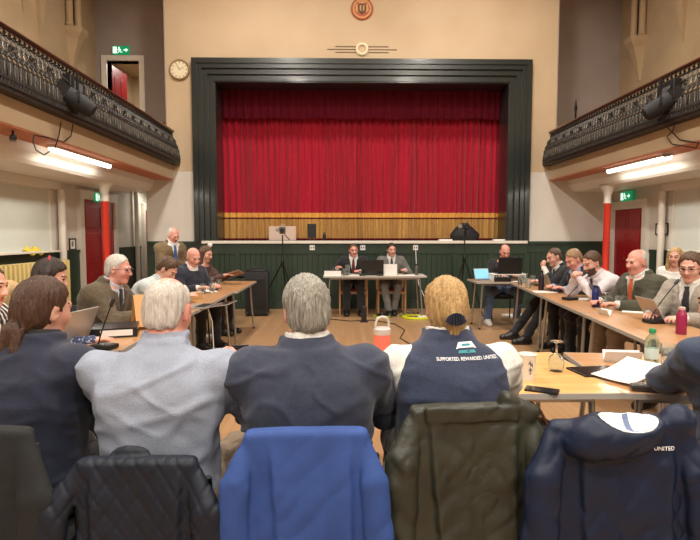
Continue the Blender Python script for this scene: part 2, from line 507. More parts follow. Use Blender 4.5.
# ------------------------------------------------------------------ balconies
YN = -9.4
def balcony(s):
    nm = 'left' if s < 0 else 'right'
    # slab, fascia, soffit, cove beam
    m = MB(); m.b2(s * 3.76, s * XU, YN, YE, 2.72, 2.86); m.b2(s * 3.74, s * 3.80, YN, D, 2.575, 2.86)
    struct(m.build('trim_fascia_' + nm, M_cream))
    m = MB(); m.b2(s * 3.745, s * 4.14, YN, D, 2.555, 2.58)
    struct(m.build('trim_soffit_' + nm, M_orange))
    mb = MB()
    prof = [(4.10, 2.57), (4.12, 2.46), (4.18, 2.37), (4.23, 2.33), (4.36, 2.32), (XW, 2.33), (XW, 2.6), (4.10, 2.6)]
    n = len(prof)
    y1 = D if s > 0 else D
    mb.v = [(s * p[0], y, p[1]) for y in (YN, y1) for p in prof]
    mb.f = [(i, (i + 1) % n, n + (i + 1) % n, n + i) for i in range(n)] + [tuple(range(n)), tuple(range(n, 2 * n))]
    struct(mb.build('ceiling_balcony_' + nm, M_whitep))
    if s < 0:
        struct(MB().b2(-XW, -4.2, D, 13.7, 2.5, 2.6).build('ceiling_lobby', M_white))
    # picture rail beam at the wall head
    struct(MB().b2(s * (XW - 0.09), s * XW, YN, 8.75 if s < 0 else 8.9, 2.2, 2.33, ch=0.01).build('trim_wallhead_' + nm, M_whitep))
    # ---- cast iron railing
    root = empty('balcony_railing', (s * 3.74, (YN + D) / 2, 2.86), label='ornate cast iron balcony railing with mahogany handrail ' + ('below the gallery doorway' if s < 0 else 'with a thin upright rod behind'), cat='railing')
    hy = (D - YN) / 2
    def W(x): return (s * (x - 3.74))
    def bow(x, y):   # railing follows the wall line
        return (W(x), y, 0)
    # profile of the belly: (distance from hall axis, height above 2.86)
    def bell(t):      # t 0 bottom .. 1 top -> (x, z)
        z = 0.03 + 0.53 * t
        x = 3.60 + 0.03 * math.sin(t * PI * 0.9) * -1 + 0.15 * (t ** 1.5)
        return x, z
    mb = MB()
    for (za, zb, pa) in ((-0.02, 0.03, 0.17), (0.03, 0.06, 0.14)):
        mb.b2(W(3.60 if za < 0 else 3.61), W(3.78), -hy, hy, za, zb)
    mb.build('base_band', M_iron, root)
    mb = MB()
    for tb in (0.0, 0.12, 0.44):
        x, z = bell(tb)
        mb.box((W(x), 0, z), (0.022, 2 * hy, 0.02))
    x, z = bell(1.0)
    mb.box((W(x), 0, z), (0.02, 2 * hy, 0.018))
    mb.build('rail_bars', M_iron, root)
    mb = MB()
    mb.grid(lambda u, v: (W(bell(0.47 * v)[0] + 0.016), -hy + 2 * hy * u, bell(0.47 * v)[1]), 1, 6)
    k_ = len(mb.v); mb.v += [(p[0] + s * 0.008, p[1], p[2]) for p in mb.v]; mb.f += [tuple(i + k_ for i in reversed(q)) for q in mb.f]
    mb.build('belly_plate', M_iron, root)
    # handrail
    mb = MB()
    n = 10
    for y in (-hy, hy):
        for k in range(n):
            a = 2 * PI * k / n
            mb.v.append((W(3.745) + 0.05 * math.cos(a), y, 0.645 + 0.028 * math.sin(a)))
    mb.f = [(k, (k + 1) % n, n + (k + 1) % n, n + k) for k in range(n)] + [tuple(range(n)), tuple(range(n, 2 * n))]
    mb.build('handrail', M_rail, root, smooth=True)
    # one panel, 0.34 m
    PW = 0.34
    mb = MB()
    # perforated lower belly: closely set ribs
    for k in range(9):
        y = -PW / 2 + PW * (k + 0.5) / 9
        pts = [(W(bell(t)[0]), y + 0.010 * math.sin(t * 9 + k), bell(t)[1]) for t in np.linspace(0.0, 0.46, 5)]
        mb.tube(pts, 0.0125, 4)
    # main S bars and scrolls
    for k in range(4):
        y = -PW / 2 + PW * (k + 0.5) / 4
        pts = [(W(bell(t)[0]), y + 0.022 * math.sin(t * PI * 2), bell(t)[1]) for t in np.linspace(0.4, 1.0, 8)]
        mb.tube(pts, 0.011, 4)
        for (tc, rr) in ((0.58, 0.034), (0.80, 0.03)):
            x, z = bell(tc)
            x2, z2 = bell(tc + 0.05)
            tx, tz = (x2 - x), (z2 - z); L = math.hypot(tx, tz); tx /= L; tz /= L
            pts = [(W(x + tx * rr * math.sin(a)) , y + PW / 8 * 0 + rr * math.cos(a), z + tz * rr * math.sin(a)) for a in np.linspace(0, 2 * PI, 9)[:-1]]
            mb.tube(pts, 0.0085, 4, closed=True)
        # trefoil finial carrying the handrail
        x, z = bell(1.0)
        mb.lathe([(0.0, -0.01), (0.03, 0.005), (0.012, 0.02), (0.02, 0.035), (0.008, 0.05), (0.008, 0.07)], (W(x), y, z), n=5)
    # rosette in the middle
    for a in range(6):
        x, z = bell(0.68)
        aa = a * PI / 3
        mb.box((W(x) - s * 0.008, 0.05 * math.cos(aa), z + 0.05 * math.sin(aa)), (0.02, 0.03, 0.03))
    me = mb.mesh('railing_panel', M_iron)
    hl = MB()
    for k in range(4):
        y = -PW / 2 + PW * (k + 0.5) / 4
        x, z = bell(0.66)
        hl.bar((W(x) - s * 0.014, y - 0.02, z - 0.045), (W(bell(0.8)[0]) - s * 0.014, y + 0.02, bell(0.8)[1]), 0.008, 0.008)
        x, z = bell(0.3)
        hl.bar((W(x) - s * 0.014, y - 0.01, z - 0.06), (W(bell(0.42)[0]) - s * 0.014, y + 0.015, bell(0.42)[1]), 0.006, 0.006)
    hm = hl.mesh('gilt_touch', M_gilt)
    npan = int(2 * hy / PW)
    for k in range(npan):
        y = hy - PW * (k + 0.5)
        if y + (YN + D) / 2 < 3.2: continue
        p = bpy.data.objects.new('railing_panel', me); COL.objects.link(p); p.parent = root; p.location = (0, y, 0)
        g = bpy.data.objects.new('gilt_touch', hm); COL.objects.link(g); g.parent = p; g['kind'] = 'stuff'
    # ---- fluorescent tubes under the soffit
    for (ya, yb, own) in ((6.55, 8.2, True), (1.5, 3.1, False), (-2.5, -0.9, False)):
        if s > 0: ya += 0.5; yb += 0.5
        yc = (ya + yb) / 2
        lb = 'glowing tube light under the ' + ('radiator' if s < 0 else 'fire extinguisher') + '-side balcony, ' + {6.55: 'nearest the stage', 1.5: 'in mid hall', -2.5: 'at the rear of the hall'}[round(ya - (0.5 if s > 0 else 0), 2)]
        t = empty('tube_light', (s * 3.94, yc, 2.555), label=lb, cat='light', group='fluorescent tube lights')
        MB().b2(-0.045, 0.045, ya - yc, yb - yc, -0.03, 0.0, ch=0.005).build('housing', M_whitep, t)
        pr = [(0.0, ya - yc + 0.02), (0.038, ya - yc + 0.021), (0.038, yb - yc - 0.021), (0.0, yb - yc - 0.02)]
        MB().lathe(pr, (0, 0, -0.045), n=12, M=Matrix(((1, 0, 0), (0, 0, 1), (0, -1, 0)))).build('diffuser', mat('tube_glow', (255, 247, 232), 0.4, emit=5.0), t, smooth=True)
        ld = bpy.data.lights.new('tube_lamp', 'AREA'); ld.shape = 'RECTANGLE'; ld.size = 0.08; ld.size_y = yb - ya - 0.1
        ld.energy = TUBE_W; ld.color = TUBE_C
        lo = bpy.data.objects.new('tube_lamp', ld); COL.objects.link(lo); lo.parent = t; lo.location = (0, 0, -0.09)
balcony(-1); balcony(1)

# ------------------------------------------------------------------ hall ceiling lamps above the frame; rearmost row added to light the coats
n = 0
for (ly, lw, wh) in ((8.1, 0.95, 'nearest the stage'), (4.6, 1.0, 'second from the stage'), (1.2, 1.05, 'third from the stage'), (-2.4, 1.3, 'second from the rear wall'), (-6.0, 1.9, 'in the added row nearest the rear wall')):
    for lx in (-2.0, 2.0):
        n += 1
        t = empty('pendant_lamp', (lx, ly, 7.0), label='round enamel pendant lamp ' + wh + ' on the ' + ('radiator' if lx < 0 else 'extinguisher') + ' side', cat='lamp', group='hall pendant lamps')
        MB().lathe([(0.02, 0.3), (0.06, 0.28), (0.28, 0.1), (0.34, 0.0), (0.33, 0.0), (0.27, 0.09), (0.0, 0.2)], n=20).build('shade', M_whitep, t, smooth=True)
        MB().tube([(0, 0, 0.28), (0, 0, ZC - 7.0)], 0.012, 6).build('rod', M_blackgreen, t)
        ld = bpy.data.lights.new('pendant_light', 'AREA'); ld.shape = 'DISK'; ld.size = 0.5
        ld.energy = CEIL_W * lw; ld.color = CEIL_C
        lo = bpy.data.objects.new('pendant_light', ld); COL.objects.link(lo); lo.parent = t; lo.location = (0, 0, 0.02)

# ------------------------------------------------------------------ columns, doors, windows
def column(x, y, label):
    t = empty('iron_column', (x, y, 0), label=label, cat='column', group='cast iron balcony columns')
    MB().lathe([(0.085, 0), (0.085, 0.06), (0.062, 0.1), (0.058, 2.02), (0.062, 2.03)], n=20).build('shaft', M_colred, t, smooth=True)
    MB().lathe([(0.066, 2.03), (0.066, 2.06), (0.06, 2.08), (0.062, 2.16), (0.085, 2.24), (0.13, 2.31), (0.16, 2.335)], n=20).build('capital', M_whitep, t, smooth=True)
column(-4.36, 8.97, 'red cast iron column with white capital beside the single red door')
column(4.3, 9.4, 'red cast iron column with white capital beside the red double doors')

def wall_door(name, s, y0, y1, h, leaves):
    """door in a side wall; s = side"""
    t = struct(empty(name, (s * (XW - 0.0), (y0 + y1) / 2, 0)))
    hw = (y1 - y0) / 2
    m = MB()
    m.b2(-s * 0.07, s * 0.0, -hw - 0.13, -hw, 0, h); m.b2(-s * 0.07, 0, hw, hw + 0.13, 0, h); m.b2(-s * 0.07, 0, -hw - 0.13, hw + 0.13, h, h + 0.13)
    m.b2(-s * 0.085, 0, -hw - 0.15, hw + 0.15, h + 0.13, h + 0.16)
    m.build('door_frame', M_whitep, t)
    lw = 2 * hw / leaves
    for k in range(leaves):
        a = -hw + lw * k
        lf = MB().b2(-s * 0.03, 0, a + 0.006, a + lw - 0.006, 0.01, h - 0.005).build('door_leaf', M_red, t)
        cols = 2 if lw > 0.8 else 1
        pw = (lw - 0.1 * (cols + 1)) / cols
        for c in range(cols):
            for (z0, z1) in ((0.2, 0.8), (0.95, 1.5), (1.6, h - 0.12)):
                ya = a + 0.1 + c * (pw + 0.1)
                MB().b2(-s * 0.042, -s * 0.03, ya, ya + pw, z0, z1, ch=0.006).build('door_panel', M_red, lf)
        MB().lathe([(0.0, 0.0), (0.022, 0.005), (0.026, 0.03), (0.0, 0.045)], n=12, M=Matrix(((0, 0, -s), (0, 1, 0), (s, 0, 0))), c=(-s * 0.03, a + (lw - 0.07 if k == 0 else 0.07), 1.02)).build('door_knob', mat('brass', (170, 130, 60), 0.3, metal=1.0), lf, smooth=True)
    return t
wall_door('door_2', -1, 9.55, 10.85, 2.11, 1)
wall_door('door_3', -1, 12.55, 13.4, 2.05, 1)
wall_door('door_4', 1, 9.5, 10.5, 1.96, 2)
# red sliver of the open lobby door beside the stage wall
# pale covered windows in the side walls
M_blind = mat('pale_window_blind', (208, 212, 204), 0.75, rgb2=(202, 206, 198), nscale=1.0)
for s, y1 in ((-1, 8.5), (1, 8.65)):
    t = struct(empty('window_1' if s < 0 else 'window_2', (s * XW, 5.0, 1.2)))
    MB().b2(-s * 0.012, 0, -4.0, y1 - 5.0, 0.03, 1.0).build('blind', M_blind, t)
    m = MB(); m.b2(-s * 0.03, 0, y1 - 5.0, y1 - 5.0 + 0.03, 0.0, 1.02); m.b2(-s * 0.03, 0, -4, y1 - 5.0 + 0.03, 0.98, 1.02); 
    m.build('window_frame', M_whitep, t)
    MB().b2(-s * (0.14 if s < 0 else 0.05), 0, -4.0, y1 - 5.0 + 0.1, 0, 0.03, ch=0.006).build('window_sill', M_whitep, t)
# white pipes
def pipe(label, pts, r=0.045):
    o = MB().tube(pts, r, 12).build('wall_pipe', M_whitep, smooth=True)
    return tag(o, label, 'pipe')
pipe('white painted vertical pipe between the radiator window and the single red door', [(-4.95, 8.72, 0), (-4.95, 8.72, 2.2)], 0.055)
pipe('thin white vertical pipe in the dim lobby beside the stage', [(-4.97, 11.95, 0), (-4.97, 11.95, 2.5)], 0.05)
pipe('white painted vertical pipe between the double doors and the framed notice', [(4.95, 8.85, 0), (4.95, 8.85, 2.2)], 0.055)

# wall shafts on corbels above the gallery
def shaft_cluster(s, y, z, label):
    t = empty('wall_shaft', (s * XU, y, z), label=label, cat='wall shaft', group='corbelled wall shafts above the galleries')
    for dy in (-0.15, 0.0, 0.15):
        MB().lathe([(0.07, 0.0), (0.09, 0.03), (0.07, 0.06), (0.065, 0.1), (0.065, ZC - z - 0.01)], (-s * (0.16 if dy == 0 else 0.07), dy, 0), n=12).build('shaft', M_tan, t, smooth=True)
    mb = MB()
    P = [((0.30, 0.24), 0.0), ((0.28, 0.22), -0.08), ((0.2, 0.16), -0.2), ((0.1, 0.1), -0.5), ((0.02, 0.03), -0.85)]
    for (d_, z_) in P:
        mb.v += [(0, -d_[1], z_), (-s * d_[0], -d_[1] * 0.6, z_), (-s * d_[0], d_[1] * 0.6, z_), (0, d_[1], z_)]
    for i in range(len(P) - 1):
        for k in range(4):
            mb.f.append((4 * i + k, 4 * i + (k + 1) % 4, 4 * i + 4 + (k + 1) % 4, 4 * i + 4 + k))
    mb.f.append((0, 1, 2, 3)); mb.f.append((19, 18, 17, 16))
    mb.build('corbel', M_tan, t)
def mullion(s, y, z, label, w_=0.2):
    t = MB()
    P = [(0.10, w_, 0.9 + 2.0), (0.10, w_, 0.35), (0.06, w_ * 0.6, 0.0), (0.01, 0.02, -0.3)]
    for (dx_, dy_, z_) in P:
        t.v += [(0, -dy_ / 2, z_), (-s * dx_, -dy_ / 2, z_), (-s * dx_, dy_ / 2, z_), (0, dy_ / 2, z_)]
    for i in range(len(P) - 1):
        for k in range(4):
            t.f.append((4 * i + k, 4 * i + (k + 1) % 4, 4 * i + 4 + (k + 1) % 4, 4 * i + 4 + k))
    t.f.append((0, 1, 2, 3)); t.f.append((15, 14, 13, 12))
    o = t.build('wall_mullion', M_tan, loc=(s * XU, y, z))
    return tag(o, label, 'wall mullion', 'plaster mullions above the galleries')

shaft_cluster(-1, 10.83, 5.5, 'triple plaster wall shaft on a corbel above the radiator-side gallery')
shaft_cluster(1, 11.1, 5.5, 'triple plaster wall shaft on a corbel above the extinguisher-side gallery')
for s, nm in ((-1, 'radiator'), (1, 'extinguisher')):
    mullion(s, 9.72, 5.25, 'plain tapering plaster mullion next to the wall shaft, %s-side gallery' % nm, 0.16)
    mullion(s, 9.25, 5.48, 'short tapering plaster mullion beyond the plain one, %s-side gallery' % nm, 0.2)

# small ceiling lamps: one added to brighten the lobby, one on the gallery landing
for (lx, ly, lz, e_, lb) in ((-4.66, 12.3, 2.5, 9.0, 'small round ceiling lamp added in the lobby beside the stage'), (-4.75, 13.1, 5.6, 30.0, 'small round ceiling lamp on the landing behind the gallery doorway')):
    t = empty('ceiling_lamp', (lx, ly, lz), label=lb, cat='lamp')
    MB().lathe([(0.12, 0), (0.12, -0.03), (0.10, -0.05), (0, -0.055)], n=20).build('lamp_bowl', M_whitep, t, smooth=True)
    ld = bpy.data.lights.new('ceiling_lamp_light', 'AREA'); ld.shape = 'DISK'; ld.size = 0.2; ld.energy = e_; ld.color = CEIL_C
    lo = bpy.data.objects.new('ceiling_lamp_light', ld); COL.objects.link(lo); lo.parent = t; lo.location = (0, 0, -0.06)
# ------------------------------------------------------------------ signed distance modelling (bodies, clothes, draped coats)
def vnoise(p, seed=0):
    """smooth 3D value noise in -1..1 for an (N,3) array"""
    p = np.asarray(p, dtype=np.float64)
    i = np.floor(p).astype(np.int64); f = p - i
    f = f * f * (3 - 2 * f)
    def hsh(a, b, c):
        n = (a * 374761393 + b * 668265263 + c * 2147483647 + seed * 1274126177) & 0x7fffffff
        n = ((n ^ (n >> 13)) * 1274126177) & 0x7fffffff
        n = (n ^ (n >> 16)) & 0xffff
        return n / 32767.5 - 1.0
    x, y, z = i[:, 0], i[:, 1], i[:, 2]
    fx, fy, fz = f[:, 0], f[:, 1], f[:, 2]
    r = 0
    for dx in (0, 1):
        for dy in (0, 1):
            for dz in (0, 1):
                r = r + hsh(x + dx, y + dy, z + dz) * (fx if dx else 1 - fx) * (fy if dy else 1 - fy) * (fz if dz else 1 - fz)
    return r

def surface_nets(f, org, h):
    nx, ny, nz = f.shape
    s = f < 0
    c = np.zeros((nx - 1, ny - 1, nz - 1), np.int8)
    for a in (0, 1):
        for b in (0, 1):
            for d_ in (0, 1):
                c += s[a:nx - 1 + a, b:ny - 1 + b, d_:nz - 1 + d_]
    ids = np.argwhere((c > 0) & (c < 8))
    if len(ids) == 0:
        return np.zeros((0, 3)), np.zeros((0, 4), int)
    idx = np.full(c.shape, -1, np.int32)
    I, J, K = ids.T
    idx[I, J, K] = np.arange(len(ids))
    acc = np.zeros((len(ids), 3)); cnt = np.zeros(len(ids))
    cor = [(a, b, d_) for a in (0, 1) for b in (0, 1) for d_ in (0, 1)]
    val = {k: f[I + k[0], J + k[1], K + k[2]].astype(np.float64) for k in cor}
    for k in cor:
        for ax in range(3):
            if k[ax] == 0:
                k2 = tuple(1 if q == ax else k[q] for q in range(3))
                v0, v1 = val[k], val[k2]
                cr = (v0 < 0) != (v1 < 0)
                t = np.where(cr, v0 / np.where(cr, v0 - v1, 1), 0)
                p = np.tile(np.array(k, float), (len(ids), 1))
                p[:, ax] += t
                acc[cr] += p[cr]; cnt += cr
    V = (ids + acc / cnt[:, None]) * h + np.array(org)
    Q = []
    for ax in range(3):
        o1, o2 = [(1, 2), (2, 0), (0, 1)][ax]
        sl0 = [slice(1, -1)] * 3; sl1 = [slice(1, -1)] * 3
        sl0[ax] = slice(0, f.shape[ax] - 1); sl1[ax] = slice(1, f.shape[ax])
        s0, s1 = s[tuple(sl0)], s[tuple(sl1)]
        for flip, msk in ((False, s0 & ~s1), (True, ~s0 & s1)):
            e = np.argwhere(msk)
            if len(e) == 0: continue
            e[:, o1] += 1; e[:, o2] += 1
            q = []
            for (a, b) in ((-1, -1), (0, -1), (0, 0), (-1, 0)):
                g = e.copy(); g[:, o1] += a; g[:, o2] += b
                q.append(idx[g[:, 0], g[:, 1], g[:, 2]])
            q = np.stack(q, 1)
            if flip: q = q[:, ::-1]
            Q.append(q)
    return V, np.concatenate(Q)

def np_mesh(name, V, Q, mats_, mi=None, smooth=True):
    me = bpy.data.meshes.new(name)
    V = np.asarray(V, np.float32); Q = np.asarray(Q, np.int32)
    me.vertices.add(len(V)); me.vertices.foreach_set('co', V.ravel())
    me.loops.add(Q.size); me.loops.foreach_set('vertex_index', Q.ravel())
    me.polygons.add(len(Q)); me.polygons.foreach_set('loop_start', np.arange(len(Q), dtype=np.int32) * 4)
    for m_ in mats_: me.materials.append(m_)
    if mi is not None: me.polygons.foreach_set('material_index', np.asarray(mi, np.int32))
    me.update(calc_edges=True)
    if smooth: me.shade_smooth()
    me.validate()
    return me

def vnormals(V, Q):
    a = V[Q[:, 2]] - V[Q[:, 0]]; b = V[Q[:, 3]] - V[Q[:, 1]]
    n = np.cross(a, b)
    N = np.zeros_like(V)
    for k in range(4): np.add.at(N, Q[:, k], n)
    return N / np.maximum(np.linalg.norm(N, axis=1, keepdims=True), 1e-12)

def drop_small(V, Q, keep_min=60):
    """keep only pieces with enough vertices (removes crumbs of cut fields)"""
    n = len(V); lab = np.arange(n)
    E_ = np.concatenate([Q[:, [0, 1]], Q[:, [1, 2]], Q[:, [2, 3]]])
    while True:
        m_ = np.minimum(lab[E_[:, 0]], lab[E_[:, 1]])
        new = lab.copy()
        np.minimum.at(new, E_[:, 0], m_); np.minimum.at(new, E_[:, 1], m_)
        new = new[new]
        if np.array_equal(new, lab): break
        lab = new
    cnt = np.bincount(lab, minlength=n)
    ok = cnt[lab] >= keep_min
    Q = Q[ok[Q[:, 0]]]
    re = np.cumsum(ok) - 1
    return V[ok], re[Q]

class Grid:
    def __init__(s, lo, hi, h):
        s.h = h; s.lo = np.array(lo, float)
        s.n = np.ceil((np.array(hi) - s.lo) / h).astype(int) + 1
        ax = [s.lo[k] + h * np.arange(s.n[k]) for k in range(3)]
        s.ax = [a.astype(np.float32) for a in ax]
    def new(s): return np.full(tuple(s.n), 1.0, np.float32)
    def sub(s, lo, hi):
        a = np.clip(np.floor((np.array(lo) - s.lo) / s.h).astype(int), 0, s.n)
        b = np.clip(np.ceil((np.array(hi) - s.lo) / s.h).astype(int) + 1, 0, s.n)
        sl = tuple(slice(x, y) for x, y in zip(a, b))
        return sl, s.ax[0][sl[0]][:, None, None], s.ax[1][sl[1]][None, :, None], s.ax[2][sl[2]][None, None, :]
    def full(s):
        return s.ax[0][:, None, None], s.ax[1][None, :, None], s.ax[2][None, None, :]

def smin(a, b, k):
    if k <= 0: return np.minimum(a, b)
    h = np.maximum(k - np.abs(a - b), 0) / k
    return np.minimum(a, b) - h * h * k * 0.25
def smax(a, b, k): return -smin(-a, -b, k)

MARG = 0.05
def add(G, Fd, lo, hi, fn, k=0.02, op='u'):
    lo = np.array(lo) - MARG - k; hi = np.array(hi) + MARG + k
    sl, x, y, z = G.sub(lo, hi)
    if Fd[sl].size == 0: return
    d_ = fn(x, y, z)
    if op == 'u': Fd[sl] = smin(Fd[sl], d_, k)
    else: Fd[sl] = smax(Fd[sl], -d_, k)

def cap(G, Fd, a, b, ra, rb, k=0.02, op='u'):
    a = np.array(a, float); b = np.array(b, float)
    r = max(ra, rb)
    ba = (b - a).astype(np.float32); L2 = float(ba @ ba) + 1e-9
    def fn(x, y, z):
        px, py, pz = x - np.float32(a[0]), y - np.float32(a[1]), z - np.float32(a[2])
        t = np.clip((px * ba[0] + py * ba[1] + pz * ba[2]) / np.float32(L2), 0, 1)
        return np.sqrt((px - t * ba[0]) ** 2 + (py - t * ba[1]) ** 2 + (pz - t * ba[2]) ** 2) - (ra + (rb - ra) * t)
    add(G, Fd, np.minimum(a, b) - r, np.maximum(a, b) + r, fn, k, op)

def ell(G, Fd, c, r, R=None, k=0.02, op='u'):
    """ellipsoid, R = 3x3 local axes as columns"""
    c = np.array(c, float); r = np.array(r, float)
    R = np.eye(3) if R is None else np.array(R)
    ext = np.sqrt((R ** 2) @ (r ** 2))
    def fn(x, y, z):
        px, py, pz = x - np.float32(c[0]), y - np.float32(c[1]), z - np.float32(c[2])
        q = [(px * np.float32(R[0, i]) + py * np.float32(R[1, i]) + pz * np.float32(R[2, i])) for i in range(3)]
        k0 = np.sqrt(sum((q[i] / np.float32(r[i])) ** 2 for i in range(3)))
        k1 = np.sqrt(sum((q[i] / np.float32(r[i] ** 2)) ** 2 for i in range(3))) + 1e-6
        return k0 * (k0 - 1) / k1
    add(G, Fd, c - ext, c + ext, fn, k, op)

def rbox(G, Fd, c, hd, rad, R=None, k=0.02, op='u'):
    c = np.array(c, float); hd = np.array(hd, float)
    R = np.eye(3) if R is None else np.array(R)
    ext = np.abs(R) @ hd
    def fn(x, y, z):
        px, py, pz = x - np.float32(c[0]), y - np.float32(c[1]), z - np.float32(c[2])
        q = [np.abs(px * np.float32(R[0, i]) + py * np.float32(R[1, i]) + pz * np.float32(R[2, i])) - np.float32(hd[i] - rad) for i in range(3)]
        o = np.sqrt(sum(np.maximum(q[i], 0) ** 2 for i in range(3)))
        return o + np.minimum(np.maximum(q[0], np.maximum(q[1], q[2])), 0) - rad
    add(G, Fd, c - ext, c + ext, fn, k, op)

def rotm(yaw=0, pitch=0, roll=0):
    """degrees; yaw + = turn left (ccw), pitch + = look down (nod), roll + = tilt to right"""
    return np.array(Matrix.Rotation(math.radians(yaw), 3, 'Z') @ Matrix.Rotation(math.radians(-pitch), 3, 'X') @ Matrix.Rotation(math.radians(roll), 3, 'Y'))

def finish(name, V, Q, mats_, parent, mi=None, disp=None, loc=None):
    if len(V) == 0: return None
    if disp is not None:
        V = V + vnormals(V, Q) * disp[:, None]
    me = np_mesh(name, V, Q, mats_, mi)
    o = bpy.data.objects.new(name, me)
    COL.objects.link(o)
    if parent is not None: o.parent = parent
    if loc is not None: o.location = loc
    return o

# ------------------------------------------------------------------ people
def skin_mat(tone):
    T = {'fair': ((214, 166, 146), (202, 146, 128)), 'pink': ((218, 160, 142), (206, 138, 122)), 'tan': ((196, 148, 122), (182, 130, 106))}[tone]
    return mat('skin_' + tone, T[0], 0.5, rgb2=T[1], nscale=14, bump=0.05, bscale=120)
M_lip = mat('lips', (186, 104, 98), 0.5)
M_eye = mat('eye_dark', (62, 48, 42), 0.25)
def hair_mat(name, a, b, sc=(60, 60, 6)):
    return mat('hair_' + name, a, 0.5, rgb2=b, nscale=3.0, stretch=sc, bump=0.6, bscale=4.0, bstretch=(90, 90, 8), detail=5, lo=0.3, hi=0.7)
HAIR = dict(
    white=hair_mat('white', (218, 212, 204), (174, 166, 156)),
    grey=hair_mat('grey', (176, 172, 160), (96, 94, 88)),
    brown=hair_mat('brown', (44, 28, 20), (88, 58, 38)),
    dark=hair_mat('dark', (30, 22, 20), (58, 42, 34)),
    mid=hair_mat('mid', (98, 72, 50), (66, 46, 32)),
    blonde=hair_mat('blonde', (206, 170, 112), (140, 106, 64)),
    sandy=hair_mat('sandy', (172, 140, 106), (130, 100, 72)))

def fabric(name, a, b=None, rough=0.85, nscale=60, bump=0.25, bscale=220, sheen=0.15, **kw):
    return mat('cloth_' + name, a, rough, rgb2=b or tuple(int(x * 0.93) for x in a), nscale=nscale, bump=bump, bscale=bscale, sheen=sheen, **kw)

def ik(S, W, l1, l2, pole):
    S = np.array(S, float); W = np.array(W, float); pole = np.array(pole, float)
    d_ = W - S; L = np.linalg.norm(d_)
    if L > (l1 + l2) * 0.995:
        W = S + d_ * (l1 + l2) * 0.995 / L; d_ = W - S; L = np.linalg.norm(d_)
    u = d_ / L
    a = (l1 * l1 - l2 * l2 + L * L) / (2 * L)
    hgt = math.sqrt(max(l1 * l1 - a * a, 0))
    pl = pole - u * (pole @ u); pl /= np.linalg.norm(pl) + 1e-9
    return S + u * a + pl * hgt, W

def hand(G, Fd, wrist, fore, side, palm_n, curl, r=1.0):
    """palm and five fingers. fore = forward dir of the hand, palm_n = normal out of the palm, side = +1 right hand"""
    f = np.array(fore, float); f /= np.linalg.norm(f)
    n = np.array(palm_n, float); n -= f * (n @ f); n /= np.linalg.norm(n)
    t = np.cross(n, f) * -side         # towards the thumb
    t /= np.linalg.norm(t)
    w0 = np.array(wrist, float)
    ell(G, Fd, w0 + f * 0.05, (0.016, 0.042, 0.052), np.stack([n, t, f], 1), 0.02)
    Ls = (0.070, 0.079, 0.074, 0.058)
    for i in range(4):
        b0 = w0 + f * 0.088 + t * (0.031 - 0.0205 * i) - f * 0.006 * abs(i - 1)
        p = b0; ang = curl * (0.5 + 0.12 * i)
        for j, fr in enumerate((0.45, 0.32, 0.23)):
            a = ang + curl * 0.9 * j
            q = p + (f * math.cos(a) + n * math.sin(a)) * Ls[i] * fr + t * (0.0012 * (1.5 - i))
            cap(G, Fd, p, q, (0.0098 - 0.0006 * j) * r, (0.0092 - 0.0006 * j) * r, 0.003)
            p = q
    p = w0 + f * 0.03 + t * 0.03
    q = p + f * 0.035 + t * 0.028 + n * 0.012
    cap(G, Fd, p, q, 0.0135 * r, 0.0115 * r, 0.012)
    cap(G, Fd, q, q + f * 0.032 + t * (0.012 - 0.02 * curl) + n * 0.012 * curl, 0.0112 * r, 0.0092 * r, 0.004)

def sstep(x, a, b):
    t = np.clip((x - a) / (b - a), 0, 1)
    return t * t * (3 - 2 * t)

